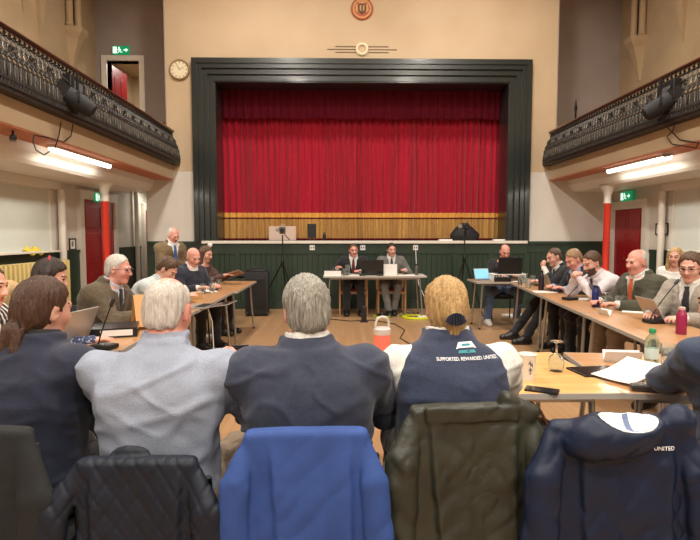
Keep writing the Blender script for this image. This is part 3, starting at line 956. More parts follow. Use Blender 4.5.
def person(label, loc, face, h=0.010, sc=1.0, lean=8.0, slouch=0.03, side_lean=0.0, head=(0, 8, 0), neck_f=0.03,
           hands=None, hcurl=0.5, palm=(0, 0, -1), stand=False, seat=0.46, build=1.0, belly=0.0, shoulder=1.0,
           skin='fair', hair='short', hcol='grey', hvol=0.0, beard=False, glasses=False,
           top=None, jacket=None, tie=None, vest=None, trousers=None, shoes=None, sleeves='long', female=False,
           legs=None, collar=True, wrinkle=0.0035, seed=1, group=None, elbow=None, lapel=True, open_collar=False, name='person', lash=True):
    """one figure, facing local +y. hands = ((x,y,z) wrist of the left hand, of the right hand) in the local frame"""
    root = empty(name, (loc[0], loc[1], 0), math.radians(face), label=label, cat='person', group=group)
    s_ = sc
    hipz = (0.93 * s_ if stand else seat + 0.112)
    P0 = np.array([0, 0, hipz])
    Rt = np.array(Matrix.Rotation(math.radians(-lean), 3, 'X') @ Matrix.Rotation(math.radians(side_lean), 3, 'Y'))
    ux, uy, uz = Rt[:, 0], Rt[:, 1], Rt[:, 2]
    TL = 0.50 * s_
    def y0(zp): return -slouch * 1.2 * np.sin(np.clip(zp / TL, 0, 1.15) * PI * 0.85)
    def tp(x, y, z):
        return P0 + ux * x + uy * (y + float(y0(np.array(z)))) + uz * z
    # sections of the torso: z, half width, half depth
    b_ = build * s_
    if female:
        S = np.array([[-0.13, .10, .09], [-0.08, .165, .125], [0.0, .185, .13], [0.12, .150, .112], [0.22, .150, .118], [0.30, .160, .128], [0.38, .165, .11], [0.43, .160, .092], [0.465, .125, .08], [0.50, .075, .065], [0.54, .055, .055]])
    else:
        S = np.array([[-0.13, .10, .09], [-0.08, .16, .12], [0.0, .175, .128], [0.12, .165, .122], [0.24, .172, .124], [0.33, .185, .125], [0.40, .19, .112], [0.44, .178, .097], [0.475, .13, .085], [0.505, .074, .068], [0.55, .058, .058]])
    S[:, 0] *= s_; S[:, 1:] *= b_
    sh = (0.165 if female else 0.182) * s_ * shoulder
    SL = tp(-sh, -0.005, 0.415 * s_); SR = tp(sh, -0.005, 0.415 * s_)
    NB = tp(0, 0.0, 0.49 * s_)
    Rh = np.array(Matrix.Rotation(math.radians(0), 3, 'Z')) @ rotm(*head)
    HC = NB + np.array([0, neck_f + 0.02, 0]) + uz * 0.04 * s_ + np.array([0, 0, 0.088 * s_])
    HS = s_ * (0.95 if female else 1.0)
    def hp(x, y, z): return HC + Rh @ (np.array([x, y, z]) * HS)
    # arms
    l1, l2 = 0.285 * s_, 0.255 * s_
    if hands is None: hands = ((-0.12, 0.42, 0.76), (0.12, 0.42, 0.76))
    EL, WL = ik(SL, hands[0], l1, l2, (elbow[0] if elbow else (-0.6, -0.35, -0.8)))
    ER, WR = ik(SR, hands[1], l1, l2, (elbow[1] if elbow else (0.6, -0.35, -0.8)))
    # legs
    hx = 0.092 * s_
    if stand:
        K = [np.array([-0.10, 0.03, 0.49 * s_]), np.array([0.10, 0.02, 0.49 * s_])]
        A = [np.array([-0.11, -0.02, 0.09]), np.array([0.11, 0.0, 0.09])]
        HJ = [P0 + np.array([-hx, 0, -0.03]), P0 + np.array([hx, 0, -0.03])]
    else:
        if legs is None: legs = ((-0.13, 0.42, -0.13, 0.42), (0.13, 0.42, 0.13, 0.42))
        K = [np.array([l_[0], l_[1], seat + 0.06]) for l_ in legs]
        A = [np.array([l_[2], l_[3], 0.095]) for l_ in legs]
        HJ = [P0 + np.array([-hx, 0.0, -0.01]), P0 + np.array([hx, 0.0, -0.01])]
    pts = [HC + np.array([0, 0, 0.17]), HC - np.array([.14, .14, .14]), HC + np.array([.14, .16, .1]), P0 - np.array([.26, .2, .16]), P0 + np.array([.26, .2, 0]), SL - .13, SR + .13, EL - .1, EL + .1, ER - .1, ER + .1, WL - .14, WL + .14, WR - .14, WR + .14]
    for q in K + A: pts += [q - .12, q + .12]
    for q in A: pts += [q + np.array([0, .26, 0]), q - np.array([0, .1, .12])]
    pts = np.array(pts)
    lo = pts.min(0) - 0.03; hi = pts.max(0) + 0.03
    lo[2] = -0.03
    if hair in ('long', 'pony'): lo[1] -= 0.06
    G = Grid(lo, hi, h)
    # torso-local coordinates
    X, Y_, Z_ = G.full()
    f32 = np.float32
    px, py, pz = X - f32(P0[0]), Y_ - f32(P0[1]), Z_ - f32(P0[2])
    tx = px * f32(ux[0]) + py * f32(ux[1]) + pz * f32(ux[2])
    tz = px * f32(uz[0]) + py * f32(uz[1]) + pz * f32(uz[2])
    ty = px * f32(uy[0]) + py * f32(uy[1]) + pz * f32(uy[2])
    ty = ty - y0(tz).astype(f32)
    W_ = np.interp(tz, S[:, 0], S[:, 1]).astype(f32); Dp = np.interp(tz, S[:, 0], S[:, 2]).astype(f32)
    rr = (np.abs(tx / W_) ** 2.4 + np.abs(ty / Dp) ** 2.4) ** (1 / 2.4)
    T = (rr - 1) * np.minimum(W_, Dp)
    T = np.maximum(T, np.maximum(S[0, 0] - tz, tz - S[-1, 0]))
    T = np.clip(T, -0.2, 1.0).astype(f32)
    del rr, W_, Dp
    if belly:
        ell(G, T, tp(0, 0.05, 0.11 * s_), (0.16 * b_, 0.10 + belly, 0.16), Rt, 0.06)
    if female:
        for sx in (-1, 1):
            ell(G, T, tp(sx * 0.075, 0.095, 0.29 * s_), (0.07, 0.062, 0.07), Rt, 0.04)
    else:
        for sx in (-1, 1):   # shoulder blades / chest
            ell(G, T, tp(sx * 0.085, -0.075, 0.33 * s_), (0.07, 0.05, 0.09), Rt, 0.05)
            ell(G, T, tp(sx * 0.08, 0.075, 0.34 * s_), (0.08, 0.05, 0.07), Rt, 0.05)
    TA = T.copy()
    ra = (0.053 if not female else 0.046) * s_ * (0.6 + 0.4 * build)
    for (S0, E0, W0) in ((SL, EL, WL), (SR, ER, WR)):
        ell(G, TA, S0, (0.060 * s_, 0.062 * s_, 0.058 * s_), None, 0.05)
        cap(G, TA, S0, E0, ra * 1.1, ra * 0.88, 0.04)
        cap(G, TA, E0, W0, ra * 0.85, ra * 0.55, 0.02)
    HD = G.new()
    cap(G, HD, NB - uz * 0.05, hp(0, -0.025, -0.05), 0.058 * s_, 0.054 * s_, 0.02)
    ell(G, HD, hp(0, -0.014, 0.034), np.array((0.076, 0.097, 0.088)) * HS, Rh, 0.03)
    ell(G, HD, hp(0, 0.028, -0.042), np.array((0.058, 0.060, 0.074)) * HS, Rh, 0.04)
    ell(G, HD, hp(0, 0.062, -0.096), np.array((0.028, 0.024, 0.022)) * HS, Rh, 0.03)
    for sx in (-1, 1):
        ell(G, HD, hp(sx * 0.036, 0.058, -0.022), np.array((0.024, 0.026, 0.024)) * HS, Rh, 0.03)
        ell(G, HD, hp(sx * 0.031, 0.098, 0.010), np.array((0.017, 0.014, 0.011)) * HS, Rh, 0.012, 'd')
        ell(G, HD, hp(sx * 0.031, 0.079, 0.010), np.array((0.0135, 0.012, 0.0125)) * HS, Rh, 0.003)
        cap(G, HD, hp(sx * 0.014, 0.090, 0.032), hp(sx * 0.046, 0.078, 0.032), 0.008, 0.007, 0.016)
        ell(G, HD, hp(sx * 0.078, -0.012, -0.004), np.array((0.012, 0.022, 0.034)) * HS, Rh @ rotm(sx * -18, 0, 0), 0.008)
        ell(G, HD, hp(sx * 0.089, -0.006, -0.002), np.array((0.008, 0.010, 0.017)) * HS, Rh, 0.006, 'd')
    cap(G, HD, hp(0, 0.088, 0.016), hp(0, 0.109, -0.026), 0.008, 0.0135, 0.014)
    for sx in (-1, 1): ell(G, HD, hp(sx * 0.012, 0.098, -0.030), (0.009, 0.01, 0.008), Rh, 0.008)
    cap(G, HD, hp(-0.019, 0.083, -0.060), hp(0.019, 0.083, -0.060), 0.0085, 0.0085, 0.008)
    HN = G.new()
    for (sx, W0, E0, cu) in ((-1, WL, EL, 0), (1, WR, ER, 1)):
        fo = (W0 - E0); fo /= np.linalg.norm(fo)
        pn = palm[cu] if isinstance(palm[0], (tuple, list)) else palm
        hc = hcurl[cu] if isinstance(hcurl, (tuple, list)) else hcurl
        cap(G, HN, E0 + (W0 - E0) * 0.6, W0 + fo * 0.01, ra * 0.6, 0.026 * s_, 0.01)
        hand(G, HN, W0, fo, sx, pn, hc, r=max(1.0, h / 0.0085))
    LG = G.new()
    for q in range(2):
        cap(G, LG, HJ[q], K[q], 0.088 * b_, 0.062 * b_, 0.03)
        cap(G, LG, K[q], A[q], 0.058 * b_, 0.042 * s_, 0.02)
    FT = G.new()
    for q in range(2):
        cap(G, FT, A[q] + np.array([0, -0.035, -0.05]), A[q] + np.array([0, 0.16 * s_, -0.062]), 0.043, 0.033, 0.02)
        cap(G, FT, A[q], A[q] + np.array([0, 0.05, -0.04]), 0.044, 0.045, 0.03)
    # ---- body: one continuous surface
    B = smin(smin(TA, HD, 0.02), smin(HN, smin(LG, FT + 0.006, 0.01), 0.03), 0.01)
    V, Q = surface_nets(B, G.lo, h)
    V, Q = drop_small(V, Q, 400)
    hl = ((V[Q].mean(1) - HC) @ Rh) / HS
    mi = np.zeros(len(Q), int)
    ishead = (np.linalg.norm(hl, axis=1) < 0.155) & (np.abs(hl[:, 0]) < 0.075) & (hl[:, 1] < 0.118)
    lipz = (np.abs(hl[:, 2] + 0.060) < 0.008) & (np.abs(hl[:, 0]) < 0.024) & (hl[:, 1] > 0.078)
    mi[lipz] = 1
    for sx in (-1, 1):
        mi[((hl[:, 0] - sx * 0.031) ** 2 / 0.014 ** 2 + (hl[:, 2] - 0.010) ** 2 / 0.0075 ** 2 < 1) & (hl[:, 1] > 0.07)] = 2
        mi[(np.abs(hl[:, 0] - sx * 0.031) < 0.019) & (np.abs(hl[:, 2] - 0.034 + 0.15 * (np.abs(hl[:, 0] - sx * 0.031))) < 0.005) & (hl[:, 1] > 0.06)] = 3
    if beard:
        mi[(hl[:, 2] < -0.035) & (hl[:, 1] > 0.02) & (hl[:, 2] > -0.125) & (mi == 0) & ~((np.abs(hl[:, 0]) < 0.03) & (hl[:, 2] > -0.045))] = 3
    mi[~ishead] = 0
    finish('body', V, Q, [skin_mat(skin), M_lip, M_eye, HAIR['mid' if hcol in ('blonde', 'sandy', 'mid') else ('dark' if hcol in ('brown', 'dark') else hcol)]], root, mi)
    # head-local grid coordinates
    def headgrid():
        qx, qy, qz = X - f32(HC[0]), Y_ - f32(HC[1]), Z_ - f32(HC[2])
        return [(qx * f32(Rh[0, i]) + qy * f32(Rh[1, i]) + qz * f32(Rh[2, i])) / f32(HS) for i in range(3)]
    def mk(nm, field, m_, wr=wrinkle, wsc=(9, 9, 9), keep=60, sd=0):
        V, Q = surface_nets(field.astype(f32), G.lo, h)
        if len(V) == 0: return None
        V, Q = drop_small(V, Q, keep)
        if len(V) == 0: return None
        dsp = None
        if wr:
            dsp = wr * (vnoise(V * np.array(wsc) + seed * 13.7, seed + sd) + 0.6 * vnoise(V * np.array(wsc) * 2.3 + seed, seed + 5 + sd))
            wv_ = 0.35 * vnoise(V * 4.0 + seed, seed + 21)
            rd = vnoise(np.stack([V[:, 0] * 4.2 + V[:, 2] * 3.0 + wv_, V[:, 1] * 4, V[:, 2] * 9 - V[:, 0] * 3.0 + wv_], 1) + seed * 3.3, seed + 9 + sd)
            r2_ = vnoise(np.stack([V[:, 0] * 7 - V[:, 2] * 5, V[:, 1] * 7, V[:, 2] * 12 + V[:, 0] * 6 + wv_], 1) + seed * 5.1, seed + 15 + sd)
            dsp = dsp + 1.5 * wr * (np.exp(-(rd / 0.2) ** 2) - 0.25) + 0.9 * wr * (np.exp(-(r2_ / 0.2) ** 2) - 0.25)
        return finish(nm, V, Q, [m_], root, None, dsp)
    # ---- hair
    lx, ly, lz = headgrid()
    if hair != 'none':
        HR = G.new()
        v = hvol
        ell(G, HR, hp(0, -0.018, 0.036), np.array((0.0805 + v * .6, 0.1015 + v * .7, 0.0945 + v)) * HS, Rh, 0.0)
        if hair in ('short', 'fringe', 'full', 'thin'):
            ell(G, HR, hp(0, -0.045, -0.03), np.array((0.070 + v * .6, 0.066 + v, 0.07)) * HS, Rh, 0.03)
            cut = lz - np.interp(ly + 0.007 * np.sin(lx * 150 + lz * 60) + 0.005 * np.sin(lx * 67 + 1.0), [-.14, -.08, -.045, -.032, -.004, .003, .013, .02, .04, .056, .075, .1], [-.072, -.072, -.05, .012, .020, -.008, -.006, .032, .058, .074, .090, .10]).astype(f32)
            HR = smax(HR, -cut.astype(f32) * HS * 0.6, 0.014)
            if hair == 'fringe':
                top_ = np.sqrt((lx / 0.070) ** 2 + ((ly - 0.035) / 0.105) ** 2) - 1
                HR = smax(HR, -np.maximum(top_ * 0.07, 0.020 - lz + 0.0 * lx).astype(f32), 0.004)
            if hair == 'thin':
                top_ = np.sqrt((lx / 0.046) ** 2 + ((ly + 0.02) / 0.06) ** 2) - 1 + 0.25 * np.sin(lx * 140) * np.sin(ly * 110)
                HR = smax(HR, -np.maximum(top_ * 0.03, 0.07 - lz).astype(f32), 0.012)
        else:
            cut = lz - np.interp(ly, [-.14, -.02, .015, .03, .05, .07, .1], [-.11, -.10, -.06, .03, .06, .08, .09]).astype(f32)
            HR = smax(HR, -cut.astype(f32) * HS, 0.008)
            if hair == 'long':
                for sx in (-1, 1):
                    cap(G, HR, hp(sx * 0.075, -0.03, 0.03), hp(sx * 0.085, -0.005, -0.13), 0.034, 0.032, 0.03)
                    cap(G, HR, hp(sx * 0.085, -0.005, -0.13), hp(sx * 0.08, 0.02, -0.24), 0.032, 0.018, 0.02)
                ell(G, HR, hp(0, -0.07, -0.09), (0.085, 0.04, 0.14), Rh, 0.04)
            if hair == 'bob':
                ell(G, HR, hp(0, -0.05, -0.05), (0.09, 0.065, 0.10), Rh, 0.04)
                for sx in (-1, 1):
                    cap(G, HR, hp(sx * 0.075, -0.02, 0.03), hp(sx * 0.078, -0.01, -0.10), 0.03, 0.026, 0.03)
            if hair == 'pony':
                ell(G, HR, hp(0, -0.06, -0.02), (0.076, 0.06, 0.075), Rh, 0.03)
                ell(G, HR, hp(0, -0.100, -0.075), (0.036, 0.032, 0.03), Rh, 0.02)
                rg = np.random.RandomState(seed)
                for q in range(7):
                    p = hp(rg.uniform(-.025, .025), -0.110, -0.08)
                    off = np.array([rg.uniform(-.06, .06), rg.uniform(-.03, .012), 0])
                    for st in range(4):
                        q2 = p + np.array([off[0] * 0.42 + 0.016 * math.sin(st * 2 + q), off[1] * 0.3 - 0.006 + (0.004 * st), -0.07])
                        cap(G, HR, p, q2, 0.026 - 0.003 * st, 0.023 - 0.003 * st, 0.008)
                        p = q2
            if hair == 'updo':
                ell(G, HR, hp(0, -0.05, -0.03), (0.074, 0.062, 0.075), Rh, 0.03)
                ell(G, HR, hp(0.006, -0.105, -0.015), (0.045, 0.035, 0.06), Rh, 0.02)
                cap(G, HR, hp(0.0, -0.12, -0.05), hp(-0.004, -0.10, -0.15), 0.026, 0.014, 0.02)
                cap(G, HR, hp(0.02, -0.10, -0.07), hp(0.03, -0.09, -0.14), 0.018, 0.010, 0.02)
        V, Q = surface_nets(HR, G.lo, h)
        V, Q = drop_small(V, Q, 40)
        L_ = (V - HC) @ Rh
        ang = np.arctan2(L_[:, 0], -L_[:, 1] + 1e-6)
        dsp = (0.004 + 0.25 * max(hvol, 0)) * vnoise(np.stack([ang * 9, L_[:, 2] * 14, L_[:, 1] * 14], 1), seed) + 0.004 * vnoise(np.stack([ang * 26, L_[:, 2] * 22, L_[:, 1] * 22], 1), seed + 1)
        finish('hair', V, Q, [HAIR[hcol]], root, None, dsp)
    if glasses:
        mb = MB()
        for sx in (-1, 1):
            mb.tube([hp(sx * 0.033 + 0.021 * math.cos(a), 0.106, 0.008 + 0.016 * math.sin(a)) for a in np.linspace(0, 2 * PI, 13)[:-1]], 0.002, 5, closed=True)
            mb.tube([hp(sx * 0.054, 0.106, 0.012), hp(sx * 0.083, 0.03, 0.012), hp(sx * 0.086, -0.02, 0.005)], 0.002, 5)
        mb.tube([hp(-0.012, 0.108, 0.012), hp(0.012, 0.108, 0.012)], 0.002, 5)
        mb.build('glasses', M_blackgreen, root)
    # ---- clothes
    TN = smin(TA, HD, 0.025)
    AR = G.new()
    for (E0, W0) in ((EL, WL), (ER, WR)): cap(G, AR, E0, W0, ra * 0.9, ra * 0.7, 0.0)
    hdist = np.sqrt((X - f32(HC[0])) ** 2 + (Y_ - f32(HC[1])) ** 2 + (Z_ - f32(HC[2])) ** 2)
    headrm = np.maximum(hdist - 0.17 * s_, (0.505 + 0.024) * s_ - tz)
    def neckcut(Fd_, rm_):
        return smax(Fd_, -np.maximum(np.minimum(np.maximum(rm_, hdist - 0.20 * s_), headrm), 0.022 - AR).astype(f32), 0.004)
    zc = 0.505 * s_
    nx_, ny_ = tx, ty - 0.012
    front = ty
    neck_r = np.sqrt(nx_ ** 2 + ny_ ** 2)
    if top is not None:
        SH = TN - 0.009
        if sleeves == 'short':
            TS = T.copy()
            for (S0, E0) in ((SL, EL), (SR, ER)):
                ell(G, TS, S0, (0.062 * s_, 0.064 * s_, 0.060 * s_), None, 0.05)
                cap(G, TS, S0, S0 + (E0 - S0) * 0.62, ra * 1.12, ra * 1.12, 0.03)
            SH = smin(TS, HD, 0.025) - 0.010
        if sleeves == 'rolled':
            TS = T.copy()
            for (S0, E0, W0) in ((SL, EL, WL), (SR, ER, WR)):
                ell(G, TS, S0, (0.062 * s_, 0.064 * s_, 0.060 * s_), None, 0.05)
                cap(G, TS, S0, E0, ra * 1.15, ra * 0.95, 0.04)
                cap(G, TS, E0, E0 + (W0 - E0) * 0.45, ra * 0.95, ra * 0.85, 0.02)
            SH = smin(TS, HD, 0.025) - 0.010
        rm = np.maximum(neck_r - (0.088 + 0.8 * np.maximum(ty, 0)) * s_, (zc + (0.014 if collar else 0.0) - (0.45 if collar else 0.75) * np.maximum(ty, 0)) - tz)
        SH = neckcut(SH, rm)
        if collar:
            rc = 0.072 * s_ * (0.5 + 0.5 * build)
            ring = np.sqrt((neck_r - rc) ** 2 + np.maximum(np.abs(tz - (zc + 0.022 - 0.55 * np.maximum(ty, 0))) - 0.02, 0) ** 2) - 0.0095
            if open_collar:
                ring = np.maximum(ring, (0.022 - np.abs(tx)) * (ty > 0.03))
            SH = smin(SH, np.clip(ring, -1, 1).astype(f32), 0.006)
        hem = -(tz + 0.06 * s_)
        SH = np.maximum(SH, hem)
        mk('shirt' if collar else 'top', SH, top, wrinkle * (0.6 if jacket else 1.0))
    if vest is not None:
        # sleeveless padded vest
        Vt = smin(T, HD, 0.025) - 0.020
        arm = np.abs(tx) - (sh + 0.012 - 0.02 * sstep(tz, 0.30 * s_, 0.44 * s_))
        Vt = smax(Vt, arm.astype(f32), 0.012)
        rm = np.maximum(neck_r - (0.098 + 0.8 * np.maximum(ty, 0)) * s_, (zc + 0.008 - 0.4 * np.maximum(ty, 0)) - tz)
        Vt = neckcut(Vt, rm)
        Vt = np.maximum(Vt, -(tz + 0.08 * s_))
        rc = 0.080 * s_ * (0.5 + 0.5 * build)
        ring = np.sqrt((neck_r - rc) ** 2 + np.maximum(np.abs(tz - (zc + 0.012)) - 0.024, 0) ** 2) - 0.010
        Vt = smin(Vt, np.clip(np.maximum(ring, (0.03 - np.abs(tx)) * (ty > 0)), -1, 1).astype(f32), 0.02)
        mk('vest', Vt, vest, wrinkle)
    if jacket is not None:
        J = TN - 0.022
        # shoulder pads
        for sx in (-1, 1):
            ell(G, J, tp(sx * sh * 0.92, -0.005, 0.435 * s_), (0.075 * s_, 0.062, 0.032), Rt, 0.04)
        J = np.maximum(J, -(tz + 0.10 * s_))
        if lapel:
            vw = np.interp(tz, [0.10 * s_, 0.30 * s_, 0.48 * s_, 0.55 * s_], [0.0, 0.042, 0.072, 0.085]).astype(f32) - 0.002
            lap = sstep(np.abs(tx) - vw, 0.055, 0.04) * (tz > 0.12 * s_) * (ty > 0.02) * 0.008
            J = J - lap.astype(f32)
            cutv = np.maximum(np.abs(tx) - vw, -(ty - 0.015))
            J = smax(J, -cutv.astype(f32), 0.004)
        rm = np.maximum(neck_r - (0.100 + 0.8 * np.maximum(ty, 0)) * s_, (zc + 0.006 - 0.5 * np.maximum(ty - 0.02, 0)) - tz)
        J = neckcut(J, rm)
        rc = 0.084 * s_ * (0.5 + 0.5 * build) + 0.35 * np.maximum(zc - tz, 0)
        ring = np.sqrt((neck_r - rc) ** 2 + np.maximum(np.abs(tz - (zc + 0.006)) - 0.022, 0) ** 2) - 0.0095
        J = smin(J, np.clip(np.maximum(ring, (ty - 0.02)), -1, 1).astype(f32), 0.015)
        # sleeves end before the wrist
        for (E0, W0) in ((EL, WL), (ER, WR)):
            u = (W0 - E0) / np.linalg.norm(W0 - E0)
            end = (X - f32(W0[0])) * f32(u[0]) + (Y_ - f32(W0[1])) * f32(u[1]) + (Z_ - f32(W0[2])) * f32(u[2]) + 0.012
            near = ((X - f32(W0[0])) ** 2 + (Y_ - f32(W0[1])) ** 2 + (Z_ - f32(W0[2])) ** 2) < 0.10 ** 2
            J = np.where(near, np.maximum(J, end), J)
        mk('jacket', J, jacket, wrinkle * 1.15, sd=3)
    if tie is not None:
        tw = np.interp(tz, [0.05, 0.16 * s_, 0.42 * s_, 0.455 * s_, 0.48 * s_], [0.0, 0.042, 0.024, 0.016, 0.024]).astype(f32)
        TI = np.maximum(T - 0.022, np.abs(tx) - tw)
        TI = np.maximum(TI, np.maximum(-(ty - 0.02), np.maximum(tz - 0.478 * s_, 0.06 * s_ - tz)))
        V, Q = surface_nets(TI.astype(f32), G.lo, h)
        if len(V):
            finish('tie', V, Q, [tie], root)
    if trousers is not None:
        TR = smin(LG - 0.014, np.maximum(T - 0.012, tz - 0.05 * s_), 0.03)
        for q in range(2):
            az = Z_ - f32(A[q][2] - 0.035)
            TR = np.maximum(TR, -az * np.ones_like(TR))
        mk('trousers', TR, trousers, wrinkle * 1.3, sd=7)
    if shoes is not None:
        for q in range(2):
            F1 = G.new()
            cap(G, F1, A[q] + np.array([0, -0.035, -0.05]), A[q] + np.array([0, 0.16 * s_, -0.062]), 0.043, 0.033, 0.02)
            cap(G, F1, A[q], A[q] + np.array([0, 0.05, -0.04]), 0.044, 0.045, 0.03)
            F1 = np.maximum(np.maximum(F1 - 0.010, Z_ - f32(0.105)), -Z_)
            mk('shoe', F1, shoes, 0)
    root['_hc'] = list(HC)
    return root, dict(HC=HC, Rh=Rh, HS=HS, hp=hp, tp=tp, WL=WL, WR=WR, EL=EL, ER=ER, SL=SL, SR=SR, Rt=Rt)
def to_world(root, p):
    a = root.rotation_euler[2]; l_ = root.location
    return np.array([l_[0] + p[0] * math.cos(a) - p[1] * math.sin(a), l_[1] + p[0] * math.sin(a) + p[1] * math.cos(a), l_[2] + p[2]])
# ------------------------------------------------------------------ furniture
M_ttop = mat('pale_birch_laminate', (222, 178, 112), 0.3, rgb2=(210, 162, 96), nscale=2.5, stretch=(1, 9, 1), coat=0.3)
M_ttop2 = mat('beech_laminate', (186, 140, 96), 0.35, rgb2=(172, 126, 82), nscale=2.5, stretch=(1, 9, 1), coat=0.2)
M_ttopw = mat('white_laminate', (214, 206, 192), 0.35)
M_edge = mat('grey_edge_band', (168, 164, 158), 0.4)
M_steel = mat('brushed_steel', (176, 174, 170), 0.3, metal=0.8)
M_chrome = mat('chrome', (200, 200, 200), 0.15, metal=1.0)
M_black = mat('black_plastic', (24, 24, 26), 0.4)
M_blackm = mat('black_steel', (22, 22, 24), 0.35, metal=0.3)
M_beech = mat('beech_wood', (204, 158, 108), 0.45, rgb2=(188, 140, 90), nscale=4, stretch=(1, 1, 8))
M_uph = mat('charcoal_upholstery', (48, 48, 52), 0.9, rgb2=(42, 42, 46), nscale=80)
M_uphr = mat('red_upholstery', (130, 42, 42), 0.9, rgb2=(112, 34, 36), nscale=80)
M_paper = mat('white_paper', (236, 234, 228), 0.7)
M_silver = mat('silver_laptop_shell', (178, 176, 172), 0.35, metal=0.55)
M_key = mat('dark_keys', (40, 40, 42), 0.5)
M_screen = mat('dark_screen', (20, 22, 28), 0.12)
M_glass = mat('clear_glass', (245, 250, 248), 0.03, trans=0.95)
M_card = mat('white_card', (228, 226, 222), 0.6)
TZ = 0.745

def table(label, cx, cy, rz, L, Wd, top=None, group='meeting tables'):
    t = empty('meeting_table', (cx, cy, 0), rz, label, 'table', group)
    MB().box((0, 0, TZ - 0.0125), (L - 0.012, Wd - 0.012, 0.025)).build('tabletop', top or M_ttop, t)
    m = MB()
    for sx in (-1, 1):
        m.b2(sx * (L / 2 - 0.006), sx * L / 2, -Wd / 2, Wd / 2, TZ - 0.027, TZ - 0.0005)
    for sy in (-1, 1):
        m.b2(-L / 2, L / 2, sy * (Wd / 2 - 0.006), sy * Wd / 2, TZ - 0.027, TZ - 0.0005)
    m.build('edge_band', M_edge, t)
    m = MB()
    for sy in (-1, 1):
        m.b2(-L / 2 + 0.12, L / 2 - 0.12, sy * (Wd / 2 - 0.08) - 0.012, sy * (Wd / 2 - 0.08) + 0.012, TZ - 0.062, TZ - 0.026)
    for sx in (-1, 1):
        m.b2(sx * (L / 2 - 0.13), sx * (L / 2 - 0.105), -Wd / 2 + 0.08, Wd / 2 - 0.08, TZ - 0.062, TZ - 0.026)
    m.build('under_frame', M_steel, t)
    for sx in (-1, 1):
        for sy in (-1, 1):
            lg = MB().tube([(sx * (L / 2 - 0.12), sy * (Wd / 2 - 0.085), TZ - 0.03), (sx * (L / 2 - 0.075), sy * (Wd / 2 - 0.045), 0.012)], [0.017, 0.013], 10).build('leg', M_steel, t, smooth=True)
            MB().lathe([(0.018, 0), (0.018, 0.02), (0.013, 0.026)], (sx * (L / 2 - 0.074), sy * (Wd / 2 - 0.044), 0), n=10).build('rubber_foot', M_black, lg)
    return t
table('pale birch table in the seated row with a coral tumbler on it', 0.05, 2.80, 0, 1.62, 0.86)
table('pale birch table in the seated row in front of the woman with a ponytail', -1.585, 2.80, 0, 1.62, 0.86)
A3 = math.radians(-6.4)
def loc3(u, v): return (0.875 + math.cos(A3) * u - math.sin(A3) * v, 2.80 + math.sin(A3) * u + math.cos(A3) * v)
c3 = loc3(0.81, 0)
table('brownish birch table corner with a green-capped bottle on it', c3[0], c3[1], A3, 1.6, 0.86, M_ttop2)
table('long side table with a lever arch binder and a steel bottle', -2.145, 4.20, PI / 2, 1.74, 0.62, M_ttop2)
table('long side table where the bald man in a navy jumper sits', -2.13, 5.96, PI / 2, 1.74, 0.62, M_ttop2)
table('side table whose far end stands beside the black speaker case', -2.08, 7.62, PI / 2, 1.56, 0.62, M_ttop2)
ur = np.array([0.112, 0.994]); nr = np.array([0.994, -0.112]); r0 = np.array([1.63, 3.36])
for k, lb in enumerate(('side table carrying the magenta bottle', 'side table carrying the blue bottle and a dark tablet', 'side table carrying the dark bottle and drinking glasses')):
    c = r0 + ur * (0.78 + 1.56 * k) + nr * 0.31
    table(lb, c[0], c[1], PI / 2 + A3, 1.55, 0.62, M_ttop2)
table('technician table with a raised black laptop in front of the stage', 2.3, 8.42, 0, 1.3, 0.6, M_ttop2)
table('white topped table of the two chairmen below the stage', 0.17, 9.62, 0, 1.84, 0.62, M_ttopw)

def chair_metal(label, x, y, rz, group='black framed meeting chairs', back=True, top=0.86, wback=0.42):
    """faces local +y; origin under the seat centre"""
    t = empty('meeting_chair', (x, y, 0), rz, label, 'chair', group)
    MB().box((0, 0.0, 0.435), (0.44, 0.42, 0.05), ch=0.02).build('seat', M_uph, t, smooth=True)
    hw = wback / 2
    mb = MB()
    mb.grid(lambda u, v: (-hw + 2 * hw * u, -0.235 - 0.04 * v + 0.03 * (2 * u - 1) ** 2, 0.50 + (top - 0.52) * v), 10, 5)
    n = len(mb.v)
    mb.v += [(p[0], p[1] - 0.022, p[2]) for p in mb.v]
    f0 = list(mb.f)
    mb.f += [tuple(i + n for i in reversed(f)) for f in f0]
    bd = [i for i in range(11)] + [11 * j + 10 for j in range(1, 6)] + [55 + i for i in range(9, -1, -1)] + [11 * j for j in range(4, 0, -1)]
    for a, b in zip(bd, bd[1:] + bd[:1]): mb.f.append((a, a + n, b + n, b))
    mb.build('backrest', M_uph, t, smooth=True)
    for sx in (-1, 1):
        MB().tube([(sx * 0.225, 0.20, 0.0), (sx * 0.215, 0.175, 0.41)], 0.011, 8).build('leg', M_blackm, t)
        MB().tube([(sx * 0.225, -0.26, 0.0), (sx * 0.215, -0.20, 0.41), (sx * 0.2, -0.262, top - 0.06)], 0.011, 8).build('leg', M_blackm, t)
    m = MB(); m.tube([(-0.215, 0.16, 0.405), (-0.215, -0.2, 0.405)], 0.01, 6); m.tube([(0.215, 0.16, 0.405), (0.215, -0.2, 0.405)], 0.01, 6)
    m.tube([(-0.22, 0.16, 0.405), (0.22, 0.16, 0.405)], 0.01, 6); m.tube([(-0.22, -0.2, 0.405), (0.22, -0.2, 0.405)], 0.01, 6)
    m.build('seat_frame', M_blackm, t)
    return t

